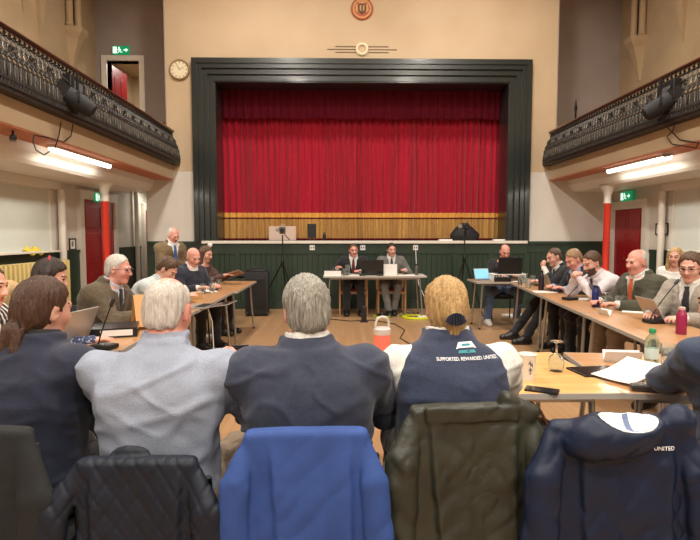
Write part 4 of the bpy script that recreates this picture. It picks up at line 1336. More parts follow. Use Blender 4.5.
def chair_wood(label, x, y, rz):
    t = empty('wooden_chair', (x, y, 0), rz, label, 'chair', 'beech chairs at the chairmen table')
    MB().box((0, 0, 0.44), (0.46, 0.44, 0.055), ch=0.022).build('seat', M_uphr, t, smooth=True)
    MB().box((0, -0.235, 0.72), (0.44, 0.03, 0.26), ch=0.012).build('backrest', M_uphr, t, smooth=True)
    for sx in (-1, 1):
        MB().b2(sx * 0.235, sx * 0.27, 0.17, 0.205, 0, 0.66, ch=0.004).build('leg', M_beech, t)
        MB().bar((sx * 0.252, -0.25, 0.0), (sx * 0.252, -0.25, 0.86), 0.034, 0.034).build('leg', M_beech, t)
        MB().b2(sx * 0.23, sx * 0.275, -0.26, 0.23, 0.66, 0.685, ch=0.006).build('armrest', M_beech, t)
    m = MB(); m.b2(-0.235, 0.235, 0.175, 0.2, 0.37, 0.415); m.b2(-0.235, 0.235, -0.262, -0.238, 0.37, 0.415)
    for sx in (-1, 1): m.b2(sx * 0.24, sx * 0.264, -0.25, 0.18, 0.37, 0.415)
    m.build('seat_rail', M_beech, t)
    return t

# ------------------------------------------------------------------ small things
def on(u, v, z=TZ):
    p = pz(u, v, z); return (p[0], p[1], z)

def laptop(label, loc, rz, shell=M_silver, w_=0.32, d_=0.22, open_=105, screen=None, lidm=None):
    """user sits on the local -y side looking to +y"""
    t = empty('laptop', (loc[0], loc[1], loc[2]), rz, label, 'laptop', 'laptops on the tables')
    MB().box((0, 0, 0.008), (w_, d_, 0.016), ch=0.004).build('base', shell, t)
    kb = MB()
    for r in range(5):
        for c in range(11):
            kb.box((-w_ * 0.42 + w_ * 0.84 * c / 10, d_ * 0.36 - r * d_ * 0.105, 0.0170), (w_ * 0.065, d_ * 0.085, 0.002))
    k = kb.build('keyboard', M_key, t); k['kind'] = 'stuff'
    a = math.radians(open_ - 90)
    lid = MB(); R = Matrix.Rotation(-a, 3, 'X')
    c = Vector((0, d_ / 2, 0.016)) + R @ Vector((0, 0, d_ / 2))
    lid.box(c, (w_, 0.008, d_), M=R, ch=0.003)
    l_ = lid.build('lid', lidm or shell, t)
    sc = MB(); c2 = Vector((0, d_ / 2, 0.016)) + R @ Vector((0, -0.0047, d_ / 2))
    sc.box(c2, (w_ * 0.93, 0.001, d_ * 0.88), M=R)
    sc.build('screen', screen or M_screen, l_)
    return t

def bottle(label, loc, h_, r_, m_, cap=None, lr=0.5, name='bottle', cat='bottle', clear=False):
    t = empty(name, loc, 0, label, cat)
    MB().lathe([(r_ * 0.92, 0), (r_, 0.006), (r_, h_ * 0.68), (r_ * 0.93, h_ * 0.74), (r_ * lr * 1.1, h_ * 0.86), (r_ * lr, h_ * 0.9)], n=24).build('bottle_body', m_, t, smooth=True)
    MB().lathe([(r_ * lr * 1.12, h_ * 0.895), (r_ * lr * 1.15, h_ * 0.91), (r_ * lr * 1.12, h_ * 0.985), (r_ * lr * 0.9, h_)], n=20).build('bottle_cap', cap or M_black, t, smooth=True)
    return t

def glass(label, loc, h_=0.12, r_=0.036, water=False, group='drinking glasses on the tables'):
    t = empty('drinking_glass', loc, 0, label, 'glass', group)
    MB().lathe([(r_ * 0.8, 0), (r_ * 0.82, 0.003), (r_, h_), (r_ - 0.002, h_), (r_ * 0.8 - 0.002, 0.01), (0, 0.009)], n=24).build('glass_wall', M_glass, t, smooth=True)
    if water:
        MB().lathe([(r_ * 0.77, 0.011), (r_ * 0.85, h_ * 0.6), (0, h_ * 0.6)], n=20).build('water', mat('water', (225, 238, 240), 0.02, trans=0.95), t, smooth=True)
    return t

def goblet(label, loc):
    """stemmed glass standing upside down"""
    t = empty('wine_glass', loc, 0, label, 'glass', 'upturned wine glasses')
    MB().lathe([(0.033, 0.0), (0.040, 0.03), (0.042, 0.05), (0.034, 0.078), (0.012, 0.096), (0.005, 0.10), (0.012, 0.094), (0.032, 0.077), (0.0400, 0.05), (0.038, 0.03), (0.031, 0.0)], n=28).build('bowl', M_glass, t, smooth=True)
    MB().lathe([(0.006, 0.098), (0.0045, 0.12), (0.0045, 0.145), (0.008, 0.155)], n=12).build('stem', M_glass, t, smooth=True)
    MB().lathe([(0.006, 0.153), (0.034, 0.158), (0.034, 0.161), (0.0, 0.162)], n=28).build('foot', M_glass, t, smooth=True)
    return t

def mic(label, loc, rz, L=0.34, tilt=55):
    t = empty('table_microphone', loc, rz, label, 'microphone', 'gooseneck conference microphones')
    mb = MB(); mb.v = []
    mb.box((0, 0, 0.017), (0.11, 0.15, 0.034), ch=0.014)
    mb.build('mic_base', M_black, t, smooth=True)
    MB().b2(-0.03, 0.03, -0.05, -0.02, 0.034, 0.037).build('talk_button', mat('grey_button', (90, 90, 92), 0.5), t)
    a = math.radians(tilt)
    pts = [(0, 0.04, 0.03)]
    for q in np.linspace(0, 1, 8)[1:]:
        pts.append((0, 0.04 - L * math.cos(a) * q, 0.03 + L * math.sin(a) * (q ** 0.85)))
    MB().tube(pts, 0.0045, 8).build('gooseneck', M_blackm, t, smooth=True)
    e = Vector(pts[-1]); dr = (e - Vector(pts[-2])).normalized()
    MB().tube([e, e + dr * 0.015, e + dr * 0.05, e + dr * 0.062], [0.006, 0.0125, 0.0125, 0.006], 10).build('mic_head', M_black, t, smooth=True)
    return t

def namecard(label, loc, rz, w_=0.2, h_=0.07):
    t = empty('name_card', loc, rz, label, 'card', 'folded name cards')
    for s in (-1, 1):
        R = Matrix.Rotation(s * 0.42, 3, 'X')
        MB().box((0, -s * h_ * 0.2, h_ * 0.46), (w_, 0.0016, h_), M=R).build('card_flap', M_card, t)
    m = MB()
    R = Matrix.Rotation(0.42, 3, 'X')
    return t

def sheet(label, loc, rz, w_=0.21, d_=0.297, curl=0.0, m_=None, cat='paper', name='paper_sheet', n=1, group='papers on the tables'):
    mb = MB()
    rg = random.Random(hash(label) % 1000)
    def f(u, v): return ((u - 0.5) * w_, (v - 0.5) * d_, 0.0012 * n + curl * (v ** 2) + 0.3 * curl * (u - 0.5) ** 2)
    mb.grid(f, 6, 8)
    k = len(mb.v)
    mb.v += [(p[0], p[1], p[2] - 0.0011 * n) for p in mb.v]
    f0 = list(mb.f); mb.f = f0 + [tuple(i + k for i in reversed(q)) for q in f0]
    bd = [i for i in range(7)] + [7 * j + 6 for j in range(1, 9)] + [56 + i for i in range(5, -1, -1)] + [7 * j for j in range(7, 0, -1)]
    for a, b in zip(bd, bd[1:] + bd[:1]): mb.f.append((a, a + k, b + k, b))
    o = mb.build(name, m_ or M_paper, loc=(loc[0], loc[1], loc[2] + 0.0005), rz=rz)
    return tag(o, label, cat, group)

def phone(label, loc, rz, m_=None, w_=0.074, d_=0.15):
    t = empty('phone', loc, rz, label, 'phone')
    MB().box((0, 0, 0.0045), (w_, d_, 0.009), ch=0.003).build('phone_case', m_ or M_black, t, smooth=True)
    MB().box((0, 0, 0.0094), (w_ * 0.93, d_ * 0.95, 0.0006)).build('phone_screen', M_screen, t)
    return t

# ---- on the foreground tables
p = on(382, 372)
t = empty('tumbler', p, math.radians(20), 'coral pink insulated tumbler with pale lid and loop handle', 'tumbler')
M_coral = mat('coral_enamel', (236, 120, 104), 0.4)
M_lidgrey = mat('translucent_grey_lid', (196, 190, 186), 0.35)
MB().lathe([(0.033, 0), (0.036, 0.004), (0.037, 0.075), (0.043, 0.10), (0.045, 0.2), (0.045, 0.205)], n=28).build('tumbler_body', M_coral, t, smooth=True)
MB().lathe([(0.046, 0.203), (0.047, 0.206), (0.046, 0.232), (0.040, 0.238), (0.0, 0.239)], n=28).build('tumbler_lid', M_lidgrey, t, smooth=True)
MB().tube([(-0.036, 0, 0.225), (-0.038, 0, 0.262), (-0.028, 0, 0.287), (0, 0, 0.295), (0.028, 0, 0.287), (0.038, 0, 0.262), (0.036, 0, 0.225)], 0.007, 8).build('loop_handle', M_lidgrey, t, smooth=True)

p = on(527, 379)
t = empty('paper_cup', p, math.radians(0), 'white cup with a dark scribbled mark beside the blonde woman', 'cup')
cm = mat('white_cup', (232, 230, 224), 0.5)
MB().lathe([(0.033, 0), (0.034, 0.004), (0.044, 0.125), (0.046, 0.128), (0.044, 0.131), (0.0425, 0.127), (0.032, 0.008), (0, 0.008)], n=28).build('cup_wall', cm, t, smooth=True)
mb = MB()
def cupp(a, z): r = 0.0345 + 0.01 * z / 0.125 + 0.0006; return (r * math.cos(a), r * math.sin(a), z)
for pl in ([(-1.75, 0.085), (-1.6, 0.1), (-1.5, 0.075), (-1.35, 0.09), (-1.28, 0.07)], [(-1.7, 0.05), (-1.55, 0.068), (-1.48, 0.046), (-1.3, 0.06)], [(-1.62, 0.035), (-1.4, 0.04)]):
    mb.tube([cupp(a, z) for a, z in pl], 0.0022, 5)
k = mb.build('scribble', mat('ink', (40, 46, 52), 0.6), t); k['kind'] = 'stuff'
goblet('upturned wine glass standing by the white cup', on(556, 371))
phone('black phone lying on the pale table near the blonde woman', on(542, 391), math.radians(62))
p = pz(272, 346, TZ)
glass('clear glass tumbler in front of the man in navy suit', (-0.66, 3.1, TZ), 0.13, 0.042)
sheet('folded white name paper between the blue-shirted man and the suited man', on(233, 362), math.radians(8), 0.16, 0.09)
namecard('folded white name card on the brownish table', on(622, 362), A3 - 0.05, 0.2, 0.07)
t = empty('tablet_folder', on(597, 372), A3 + math.radians(14), 'black tablet in an open folding case beside the curling papers', 'tablet')
MB().box((0, 0, 0.005), (0.25, 0.18, 0.01), ch=0.003).build('tablet_body', M_black, t)
MB().box((0, 0, 0.0105), (0.23, 0.16, 0.001)).build('tablet_screen', M_screen, t)
sheet('curling white agenda papers on the brownish table', (on(628, 378)[0], on(628, 378)[1], TZ + 0.011), math.radians(-62), 0.21, 0.297, curl=0.055, n=3)
sheet('cream notepad page near the green-capped bottle', on(661, 384), math.radians(-20), 0.15, 0.21, m_=mat('cream_paper', (226, 214, 178), 0.7), n=4)
t = empty('glasses_case', on(648, 391), math.radians(70), 'dark oblong spectacles case by the curling papers', 'case')
MB().box((0, 0, 0.015), (0.065, 0.15, 0.03), ch=0.013).build('case_shell', mat('dark_grey_plastic', (58, 54, 52), 0.35), t, smooth=True)
MB().box((0, 0, 0.0165), (0.0665, 0.1515, 0.002)).build('case_seam', M_black, t)
M_pet = mat('pale_green_plastic', (205, 228, 214), 0.06, trans=0.9)
t = bottle('clear water bottle with a green cap', on(651, 371), 0.23, 0.034, M_pet, mat('green_cap', (28, 138, 84), 0.4), 0.42)
MB().lathe([(0.0345, 0.07), (0.0345, 0.125)], n=24).build('bottle_label', mat('pale_label', (206, 222, 214), 0.5), t, smooth=True)
glass('clear drinking glass standing beside the green-capped bottle', on(667, 369), 0.14, 0.036)
glass('short clear glass between the green-capped bottle and the cream notepad', on(668, 379), 0.10, 0.034)
# ---- left side table
laptop('open silver laptop beside the steel bottle', on(56, 344)[:2] + (TZ,), math.radians(-100), M_silver, 0.33, 0.235, 112)
bottle('brushed steel drinking bottle with black loop cap', on(79, 341), 0.19, 0.033, M_steel, M_black, 0.5)
mic('black gooseneck microphone beside the lever arch binder', on(104, 349), math.radians(75), 0.26, 68)
p = on(113, 338)
t = empty('lever_arch_binder', p, math.radians(18), 'black lever arch binder lying flat with white spine label', 'binder')
MB().b2(-0.16, 0.16, -0.0, 0.29, 0.0, 0.006).build('binder_cover', M_black, t)
MB().b2(-0.16, 0.16, -0.0, 0.29, 0.062, 0.068).build('binder_cover', M_black, t)
MB().b2(-0.16, 0.16, -0.004, 0.002, 0.0, 0.068).build('binder_spine', M_black, t)
MB().b2(-0.08, 0.13, -0.0055, -0.0035, 0.014, 0.056).build('spine_label', M_card, t)
MB().b2(-0.145, 0.145, 0.01, 0.28, 0.007, 0.05).build('paper_block', M_paper, t)
sheet('loose white papers in front of the man in tweed', on(112, 326), math.radians(30), 0.25, 0.32, n=6)
t = empty('document_folder', on(150, 326), math.radians(-62), 'open tan cardboard folder standing in front of the man in tweed', 'folder')
for sgn in (-1, 1):
    MB().box((sgn * 0.085, 0, 0.14), (0.004, 0.24, 0.28), M=Matrix.Rotation(sgn * -0.62, 3, 'Y')).build('folder_cover', mat('tan_card', (186, 138, 82), 0.6), t)
# middle and far left tables
laptop('low dark laptop on the table before the woman with papers', on(226, 279), math.radians(-80), M_black, 0.30, 0.2, 160)
sheet('white papers lying before the bald man in navy', on(208, 291), math.radians(20), 0.21, 0.297, n=4)
laptop('silver laptop lying nearly flat with a white charging cable', on(201, 307), math.radians(-95), M_silver, 0.32, 0.22, 172)
for k, (u, v) in enumerate(((212, 293), (203, 294), (219, 289), (211, 287))):
    glass(('drinking glass on the side table before the bald man', 'drinking glass next to the tan box', 'drinking glass next to the low dark laptop', 'drinking glass behind the white papers')[k], on(u, v), 0.13, 0.036, water=(k == 1))
t = MB().box((0, 0, 0.04), (0.12, 0.09, 0.08), ch=0.004).build('tissue_box', mat('kraft_card', (182, 140, 92), 0.7), loc=on(197, 299), rz=0.3); tag(t, 'small tan cardboard box on the side table', 'box')
MB().box((0, 0, 0.0795), (0.06, 0.02, 0.004)).build('box_slot', M_paper, t)
mic('black gooseneck microphone lying low before the woman with papers', on(240, 278), math.radians(80), 0.2, 30)
# white cable hanging from the laptop
o = MB().tube([tuple(on(206, 305)), (-1.76, 5.25, TZ + 0.004), (-1.73, 5.3, 0.6), (-1.72, 5.3, 0.3), (-1.74, 5.25, 0.05), (-1.9, 5.2, 0.008), (-2.3, 5.4, 0.008)], 0.005, 6).build('power_cable', M_card, smooth=True); tag(o, 'white charging cable hanging over the side table edge', 'cable')

# ---- right side tables
bottle('magenta drinking bottle with pale cap', on(681, 334), 0.2, 0.036, mat('magenta_enamel', (150, 34, 78), 0.35), mat('pale_pink_cap', (206, 168, 164), 0.5), 0.55)
mic('black gooseneck microphone before the grey-jacketed man', on(654, 323), math.radians(100), 0.36, 52)
laptop('open silver laptop before the grey-jacketed man', on(668, 321), math.radians(88), M_silver, 0.30, 0.21, 120)
o = MB().lathe([(0.0, 0), (0.03, 0.006), (0.034, 0.03), (0.03, 0.055), (0, 0.06)], n=16, M=Matrix(((0, 0, 1), (1, 0, 0), (0, 1, 0)))).build('glasses_pouch', mat('green_felt', (30, 62, 44), 0.8), loc=(on(690, 325)[0], on(690, 325)[1], TZ + 0.034), smooth=True); tag(o, 'dark green pouch lying behind the magenta bottle', 'pouch')
bottle('deep blue drinking bottle before the bald man', on(595, 307), 0.22, 0.033, mat('blue_enamel', (34, 44, 104), 0.35), mat('blue_cap', (28, 34, 80), 0.4), 0.6)
laptop('dark tablet computer propped up before the bald man', on(609, 303), math.radians(86), mat('grey_shell', (70, 68, 70), 0.4), 0.27, 0.19, 112)
goblet('upturned wine glass standing by the blue bottle', on(605, 309))
glass('tall clear glass before the bald man in green', on(619, 310), 0.14, 0.04)
glass('clear glass beside the tall clear glass', on(626, 307), 0.12, 0.036)
namecard('folded white name card beside the upturned glass and blue bottle', on(604, 315), math.radians(-84), 0.17, 0.06)
sheet('white papers before the bald man in green', on(640, 312), math.radians(60), 0.21, 0.297, n=4)
sheet('white papers before the bearded man', on(577, 299), math.radians(72), 0.21, 0.297, n=3)
mic('black gooseneck microphone before the bearded man', on(570, 300), math.radians(110), 0.36, 38)
mic('black gooseneck microphone lying between glasses and laptop', on(560, 292), math.radians(120), 0.25, 30)
bottle('tall dark bottle on the side table', on(541, 290), 0.26, 0.036, mat('dark_violet_enamel', (36, 28, 44), 0.35), M_black, 0.6)
laptop('open silver laptop before the navy-suited man', on(557, 290), math.radians(84), M_silver, 0.30, 0.2, 110)
for k, (u, v, l_) in enumerate(((520, 285, 'clear glass nearest the technician table'), (528, 288, 'clear glass between the dark bottle and the technician table'), (533, 285, 'clear glass just behind the dark bottle'), (525, 282, 'clear glass at the far end of the side tables'), (561, 287, 'clear glass beside the silver laptop of the navy-suited man'))):
    glass(l_, on(u, v), 0.14, 0.038, water=(k % 2 == 0))
sheet('white papers at the far end of the side tables', on(545, 292), math.radians(80), 0.2, 0.28, n=3)
# technician table
t = empty('laptop_stand', (2.2, 8.35, TZ), 0, 'white laptop riser on the technician table', 'stand')
MB().b2(-0.26, 0.26, -0.14, 0.14, 0.10, 0.115, ch=0.004).build('riser_shelf', M_card, t)
for sx in (-1, 1): MB().b2(sx * 0.24, sx * 0.255, -0.13, 0.13, 0, 0.1).build('riser_leg', M_card, t)
laptop('black laptop raised on the white riser', (2.2, 8.35, TZ + 0.115), PI, M_black, 0.38, 0.25, 98)
laptop('small laptop with a bright blue screen on the technician table', (1.86, 8.38, TZ), math.radians(14), M_silver, 0.26, 0.18, 110, screen=mat('blue_screen', (120, 180, 210), 0.3, emit=0.7))
t = empty('loudspeaker_box', (2.08, 8.22, TZ), 0, 'black mixer box at the front of the technician table', 'mixer')
MB().box((0, 0, 0.035), (0.26, 0.1, 0.07), ch=0.006).build('mixer_case', M_black, t)
for k in range(5): MB().lathe([(0.009, 0), (0.008, 0.014), (0, 0.015)], (-0.09 + 0.045 * k, 0, 0.07), n=8).build('mixer_knob', M_card, t)
sheet('white papers on the technician table', (2.35, 8.2, TZ), 0.2, 0.25, 0.14, n=4)
# chairmen table
laptop('dark monitor laptop before the dark-suited chairman', (0.13, 9.62, TZ), PI, M_black, 0.40, 0.27, 100)
t = empty('document_box', (0.44, 9.55, TZ), 0.03, 'cream card box standing before the grey-suited chairman', 'box')
MB().box((0, 0, 0.1), (0.28, 0.03, 0.2), ch=0.003).build('box_front', M_card, t)
MB().box((0, 0.06, 0.004), (0.28, 0.13, 0.008)).build('box_base', M_card, t)
t = empty('name_board', (-0.58, 9.4, TZ), 0, 'blank cream name board at the end of the chairmen table', 'card')
MB().box((0, 0, 0.045), (0.3, 0.012, 0.09), ch=0.002).build('board', M_card, t)
MB().box((0, 0.02, 0.004), (0.3, 0.06, 0.008)).build('board_foot', M_card, t)
glass('water glass at the elbow of the dark-suited chairman', (-0.38, 9.5, TZ), 0.13, 0.036)
glass('jug-sized glass beside the water glass of the dark-suited chairman', (-0.31, 9.58, TZ), 0.19, 0.045, water=True)
bottle('grey steel flask at the end of the chairmen table', (0.94, 9.6, TZ), 0.2, 0.034, mat('grey_flask', (92, 92, 90), 0.4, metal=0.4), M_black, 0.6)
sheet('papers lying before the dark-suited chairman', (-0.15, 9.5, TZ), 0.1, 0.3, 0.21, n=3)
sheet('papers lying before the grey-suited chairman', (0.75, 9.5, TZ), -0.1, 0.3, 0.21, n=3)
mic('black gooseneck microphone before the dark-suited chairman', (-0.05, 9.45, TZ), PI, 0.2, 40)
mic('black gooseneck microphone before the grey-suited chairman', (0.27, 9.46, TZ), PI, 0.2, 40)

# ---- on and at the stage
def tripod(label, feet, hub, top_z, cam_m):
    cx_, cy_ = hub
    t = empty('camera_tripod', (cx_, cy_, 0), 0, label, 'tripod', 'video camera tripods')
    for (fx, fy) in feet:
        MB().tube([(0, 0, top_z - 0.55), (fx * 0.55, fy * 0.55, (top_z - 0.55) * 0.45), (fx, fy, 0.0)], [0.014, 0.012, 0.008], 8).build('leg', M_blackm, t)
    MB().lathe([(0.03, top_z - 0.6), (0.035, top_z - 0.56), (0.02, top_z - 0.5), (0.012, top_z - 0.48), (0.012, top_z - 0.06)], n=12).build('centre_column', M_blackm, t, smooth=True)
    c = MB().b2(-0.05, 0.05, -0.09, 0.08, top_z - 0.04, top_z + 0.09, ch=0.012).build('video_camera', cam_m, t, smooth=True)
    MB().lathe([(0.036, 0), (0.036, 0.03), (0.028, 0.04), (0, 0.036)], (0, -0.085, top_z + 0.025), n=16, M=Matrix(((1, 0, 0), (0, 0, -1), (0, 1, 0)))).build('lens', M_black, c, smooth=True)
    MB().b2(-0.12, -0.055, -0.03, -0.02, top_z - 0.0, top_z + 0.06).build('flip_screen', M_steel, c)
    MB().tube([(0.03, 0.05, top_z - 0.05), (0.1, 0.3, top_z - 0.15)], 0.008, 6).build('pan_handle', M_blackm, t)
    return t
M_camg = mat('grey_camera_body', (88, 86, 82), 0.45)
p = pz(257, 312, 0.0)
hx = -1.50
tripod('tall tripod with a grey video camera before the white stage box', [(p[0] - hx, p[1] - 9.75), (0.30, -0.1), (0.05, 0.45)], (hx, 9.75), 1.53, M_camg)
tripod('tripod with a dark video camera behind the technician table', [(-0.33, -0.1), (0.33, -0.12), (0.0, 0.42)], (1.81, 9.6), 1.60, M_black)
t = empty('stage_case', (-1.64, 11.05, 1.355), 0, 'pale pink-grey flat case standing on the stage behind the tripod', 'case')
MB().box((0, 0, 0.15), (0.56, 0.05, 0.29), ch=0.006).build('case_body', mat('pale_pinkish_grey', (198, 176, 162), 0.6), t)
for sx in (-1, 1): MB().b2(sx * 0.2, sx * 0.26, -0.05, 0.05, 0, 0.008).build('case_foot', M_black, t)
MB().tube([(-0.06, 0, 0.294), (-0.05, 0, 0.32), (0.05, 0, 0.32), (0.06, 0, 0.294)], 0.006, 6).build('case_handle', MATS['pale_pinkish_grey'], t)
t = empty('stage_monitor', (-1.03, 11.0, 1.355), 0.1, 'small black upright monitor standing on the stage', 'monitor')
MB().box((0, 0, 0.2), (0.18, 0.03, 0.29), ch=0.005).build('monitor_panel', M_black, t)
MB().box((0, 0, 0.008), (0.14, 0.1, 0.014), ch=0.004).build('monitor_foot', M_black, t)
MB().b2(-0.02, 0.02, -0.01, 0.01, 0.01, 0.07).build('monitor_neck', M_black, t)
bottle('small dark bottle standing on the stage beside the upright monitor', (-0.77, 10.9, 1.355), 0.17, 0.032, M_black, M_black, 0.5)
t = empty('desk_lamp', (-3.0, 10.8, 1.355), 0, 'small round dark lamp at the end of the stage lip', 'lamp')
MB().lathe([(0.04, 0), (0.04, 0.012), (0.008, 0.02), (0.008, 0.06)], n=12).build('lamp_foot', M_black, t)
MB().lathe([(0.0, 0.05), (0.035, 0.065), (0.048, 0.1), (0.035, 0.135), (0, 0.15)], n=14).build('lamp_ball', mat('smoky_lamp', (84, 70, 62), 0.3), t, smooth=True)
t = empty('wall_sensor', (-3.0, YS - 0.05, 1.27), 0, 'white round sensor dome on the stage front beneath the lip', 'sensor')
MB().lathe([(0.05, 0), (0.05, 0.02), (0.04, 0.05), (0, 0.07)], n=16, M=Matrix(((1, 0, 0), (0, 0, -1), (0, 1, 0)))).build('dome', M_card, t, smooth=True)
MB().b2(-0.03, 0.03, 0.0, 0.05, -0.03, 0.03).build('mount', M_card, t)
for (x, lb) in ((1.68, 'white booklet lying on the stage lip near the dark bag'), (2.83, 'white papers lying at the end of the stage lip')):
    o = MB().box((0, 0, 0.015), (0.26 if x < 2 else 0.34, 0.16, 0.03), ch=0.003).build('booklet', M_paper, loc=(x, 10.72, 1.355)); tag(o, lb, 'booklet')
# dark bag on the stage
G = Grid((-0.4, -0.25, -0.02), (0.4, 0.25, 0.42), 0.012)
Fb = G.new()
ell(G, Fb, (0, 0, 0.1), (0.3, 0.15, 0.15), None, 0.02); ell(G, Fb, (-0.02, 0, 0.2), (0.2, 0.12, 0.13), None, 0.08)
X0, Y0, Z0 = G.full(); Fb = np.maximum(Fb, -Z0)
V, Q = surface_nets(Fb, G.lo, G.h)
t = empty('cloth_bag', (2.13, 10.98, 1.355), 0, 'slumped black cloth bag on the stage behind the second tripod', 'bag')
finish('bag_body', V, Q, [mat('black_nylon', (26, 25, 28), 0.7)], t, None, 0.012 * vnoise(V * 9, 3))
MB().tube([(-0.1, -0.05, 0.30), (-0.08, -0.06, 0.35), (0.06, -0.06, 0.35), (0.09, -0.05, 0.30)], 0.01, 6).build('bag_handle', M_black, t)
for (x, z, lb, cable) in ((-1.0, 1.22, 'white socket on the stage front below the upright monitor', False), (0.0, 1.22, 'white socket on the stage front between the two chairmen', False), (1.05, 1.22, 'white socket with a cable on the stage front', True)):
    t = empty('wall_socket', (x, YS - 0.011, z), 0, lb, 'socket', 'sockets on the stage front')
    MB().box((0, -0.006, 0), (0.10, 0.014, 0.10), ch=0.004).build('socket_plate', M_card, t)
    for sx in (-1, 1): MB().box((sx * 0.022, -0.0135, 0), (0.02, 0.003, 0.035)).build('socket_hole', M_black, t)
    if cable: MB().tube([(0, -0.02, -0.02), (0.01, -0.05, -0.3), (0.05, -0.1, -0.7), (0.25, -0.3, -z + 0.01)], 0.008, 6).build('socket_cable', M_card, t)
# speaker case
t = empty('speaker_case', (-1.97, 9.75, 0), math.radians(4), 'tall black wheeled speaker case on the floor', 'speaker case')
MB().box((0, 0, 0.415), (0.42, 0.36, 0.79), ch=0.03).build('case_body', mat('black_fabric_case', (24, 24, 26), 0.7, rgb2=(32, 32, 34), nscale=60), t, smooth=True)
MB().box((0, -0.183, 0.41), (0.33, 0.012, 0.55), ch=0.005).build('speaker_grille', mat('black_grille', (14, 14, 15), 0.5), t)
MB().box((0, 0, 0.825), (0.34, 0.28, 0.04), ch=0.012).build('case_top', M_black, t)
MB().tube([(-0.1, -0.05, 0.84), (-0.09, -0.05, 0.88), (0.09, -0.05, 0.88), (0.1, -0.05, 0.84)], 0.012, 8).build('carry_handle', M_black, t)
for sx in (-1, 1): MB().lathe([(0.035, -0.015), (0.04, 0), (0.035, 0.015)], (sx * 0.18, -0.17, 0.04), n=12, M=Matrix(((0, 0, 1), (1, 0, 0), (0, 1, 0)))).build('wheel', M_black, t)
# floor clutter
def coil(label, loc, R_, turns, m_, cat='cable', r_=0.009, tail=None, name='cable_coil'):
    pts = []
    for q in np.linspace(0, turns * 2 * PI, int(turns * 14)):
        rr = R_ * (1 + 0.12 * math.sin(q * 0.37) + 0.05 * math.sin(q * 1.3))
        pts.append((rr * math.cos(q), rr * math.sin(q) * 0.8, r_ + 0.012 * (q / (turns * 2 * PI)) * turns * 0.35))
    if tail:
        pts += [tuple(x) for x in tail]
    o = MB().tube(pts, r_, 6).build(name, m_, loc=loc, smooth=True)
    return tag(o, label, cat)
p = on(382, 317, 0); coil('coiled yellow-black cable on the floor before the chairmen table', (p[0], p[1], 0), 0.15, 4, mat('lime_cable', (150, 160, 52), 0.5), tail=[(0.2, 0.1, 0.01), (0.4, 0.2, 0.01), (0.5, 0.35, 0.01)])
o_ = MB().lathe([(0.1, 0), (0.1, 0.06), (0.06, 0.06), (0.06, 0.065), (0, 0.065)], n=18).build('cable_reel', M_black, loc=(p[0], p[1], 0)); tag(o_, 'flat black cable reel inside the coiled cable', 'reel')
MB().lathe([(0.03, 0.064), (0.03, 0.075), (0, 0.076)], n=12).build('reel_hub', mat('grey_button', (90, 90, 92), 0.5), o_)
p = on(417, 318, 0); coil('bright yellow cable heaped on the floor by the table leg', (p[0], p[1], 0), 0.24, 5, mat('hi_vis_yellow', (206, 210, 40), 0.5), tail=[(0.35, 0.1, 0.01), (0.55, -0.1, 0.01), (0.7, 0.1, 0.01)])
o = MB().box((0, 0, 0.02), (0.34, 0.1, 0.04), ch=0.01).build('power_strip', M_card, loc=(1.1, 9.35, 0), rz=0.2); tag(o, 'white multi-way power strip on the floor by the yellow cable', 'power strip')
for k in range(4): MB().lathe([(0.02, 0.0395), (0.02, 0.042), (0, 0.042)], (-0.11 + 0.075 * k, 0, 0), n=10).build('power_outlet', M_black, o)
p = on(364, 322, 0)
t = empty('floor_speaker', (p[0], p[1], 0), 0, 'slim black upright unit standing on the floor before the chairmen table', 'unit')
MB().box((0, 0, 0.14), (0.09, 0.07, 0.26), ch=0.015).build('unit_body', M_black, t)
MB().box((0, 0, 0.008), (0.13, 0.11, 0.016), ch=0.005).build('unit_foot', M_black, t)
pts = [pz(u, v, 0.008) for u, v in ((330, 319), (350, 321), (372, 320), (395, 324), (405, 330), (400, 338), (412, 345))]
o = MB().tube(pts, 0.007, 6).build('floor_cable', M_black, smooth=True); tag(o, 'long black cable snaking over the floor towards the coral tumbler', 'cable')
pts = [pz(u, v, 0.008) for u, v in ((398, 316), (404, 311), (411, 312), (414, 318))]
o = MB().tube(pts, 0.006, 6).build('floor_cable', M_card, smooth=True); tag(o, 'short white cable curving over the floor by the yellow cable', 'cable')
o = MB().box((0, 0, 0.012), (0.5, 0.3, 0.024), ch=0.006).build('floor_papers', M_paper, loc=(pz(518, 316, 0)[0], pz(518, 316, 0)[1], 0), rz=0.2); tag(o, 'white carrier bag lying flat on the floor by the technician table', 'bag')
o = MB().box((0, 0, 0.02), (0.3, 0.22, 0.04), ch=0.008).build('adapter_box', M_card, loc=(pz(206, 338, 0)[0], pz(206, 338, 0)[1], 0), rz=0.3); tag(o, 'white flat adapter box on the floor beneath the side table', 'box')

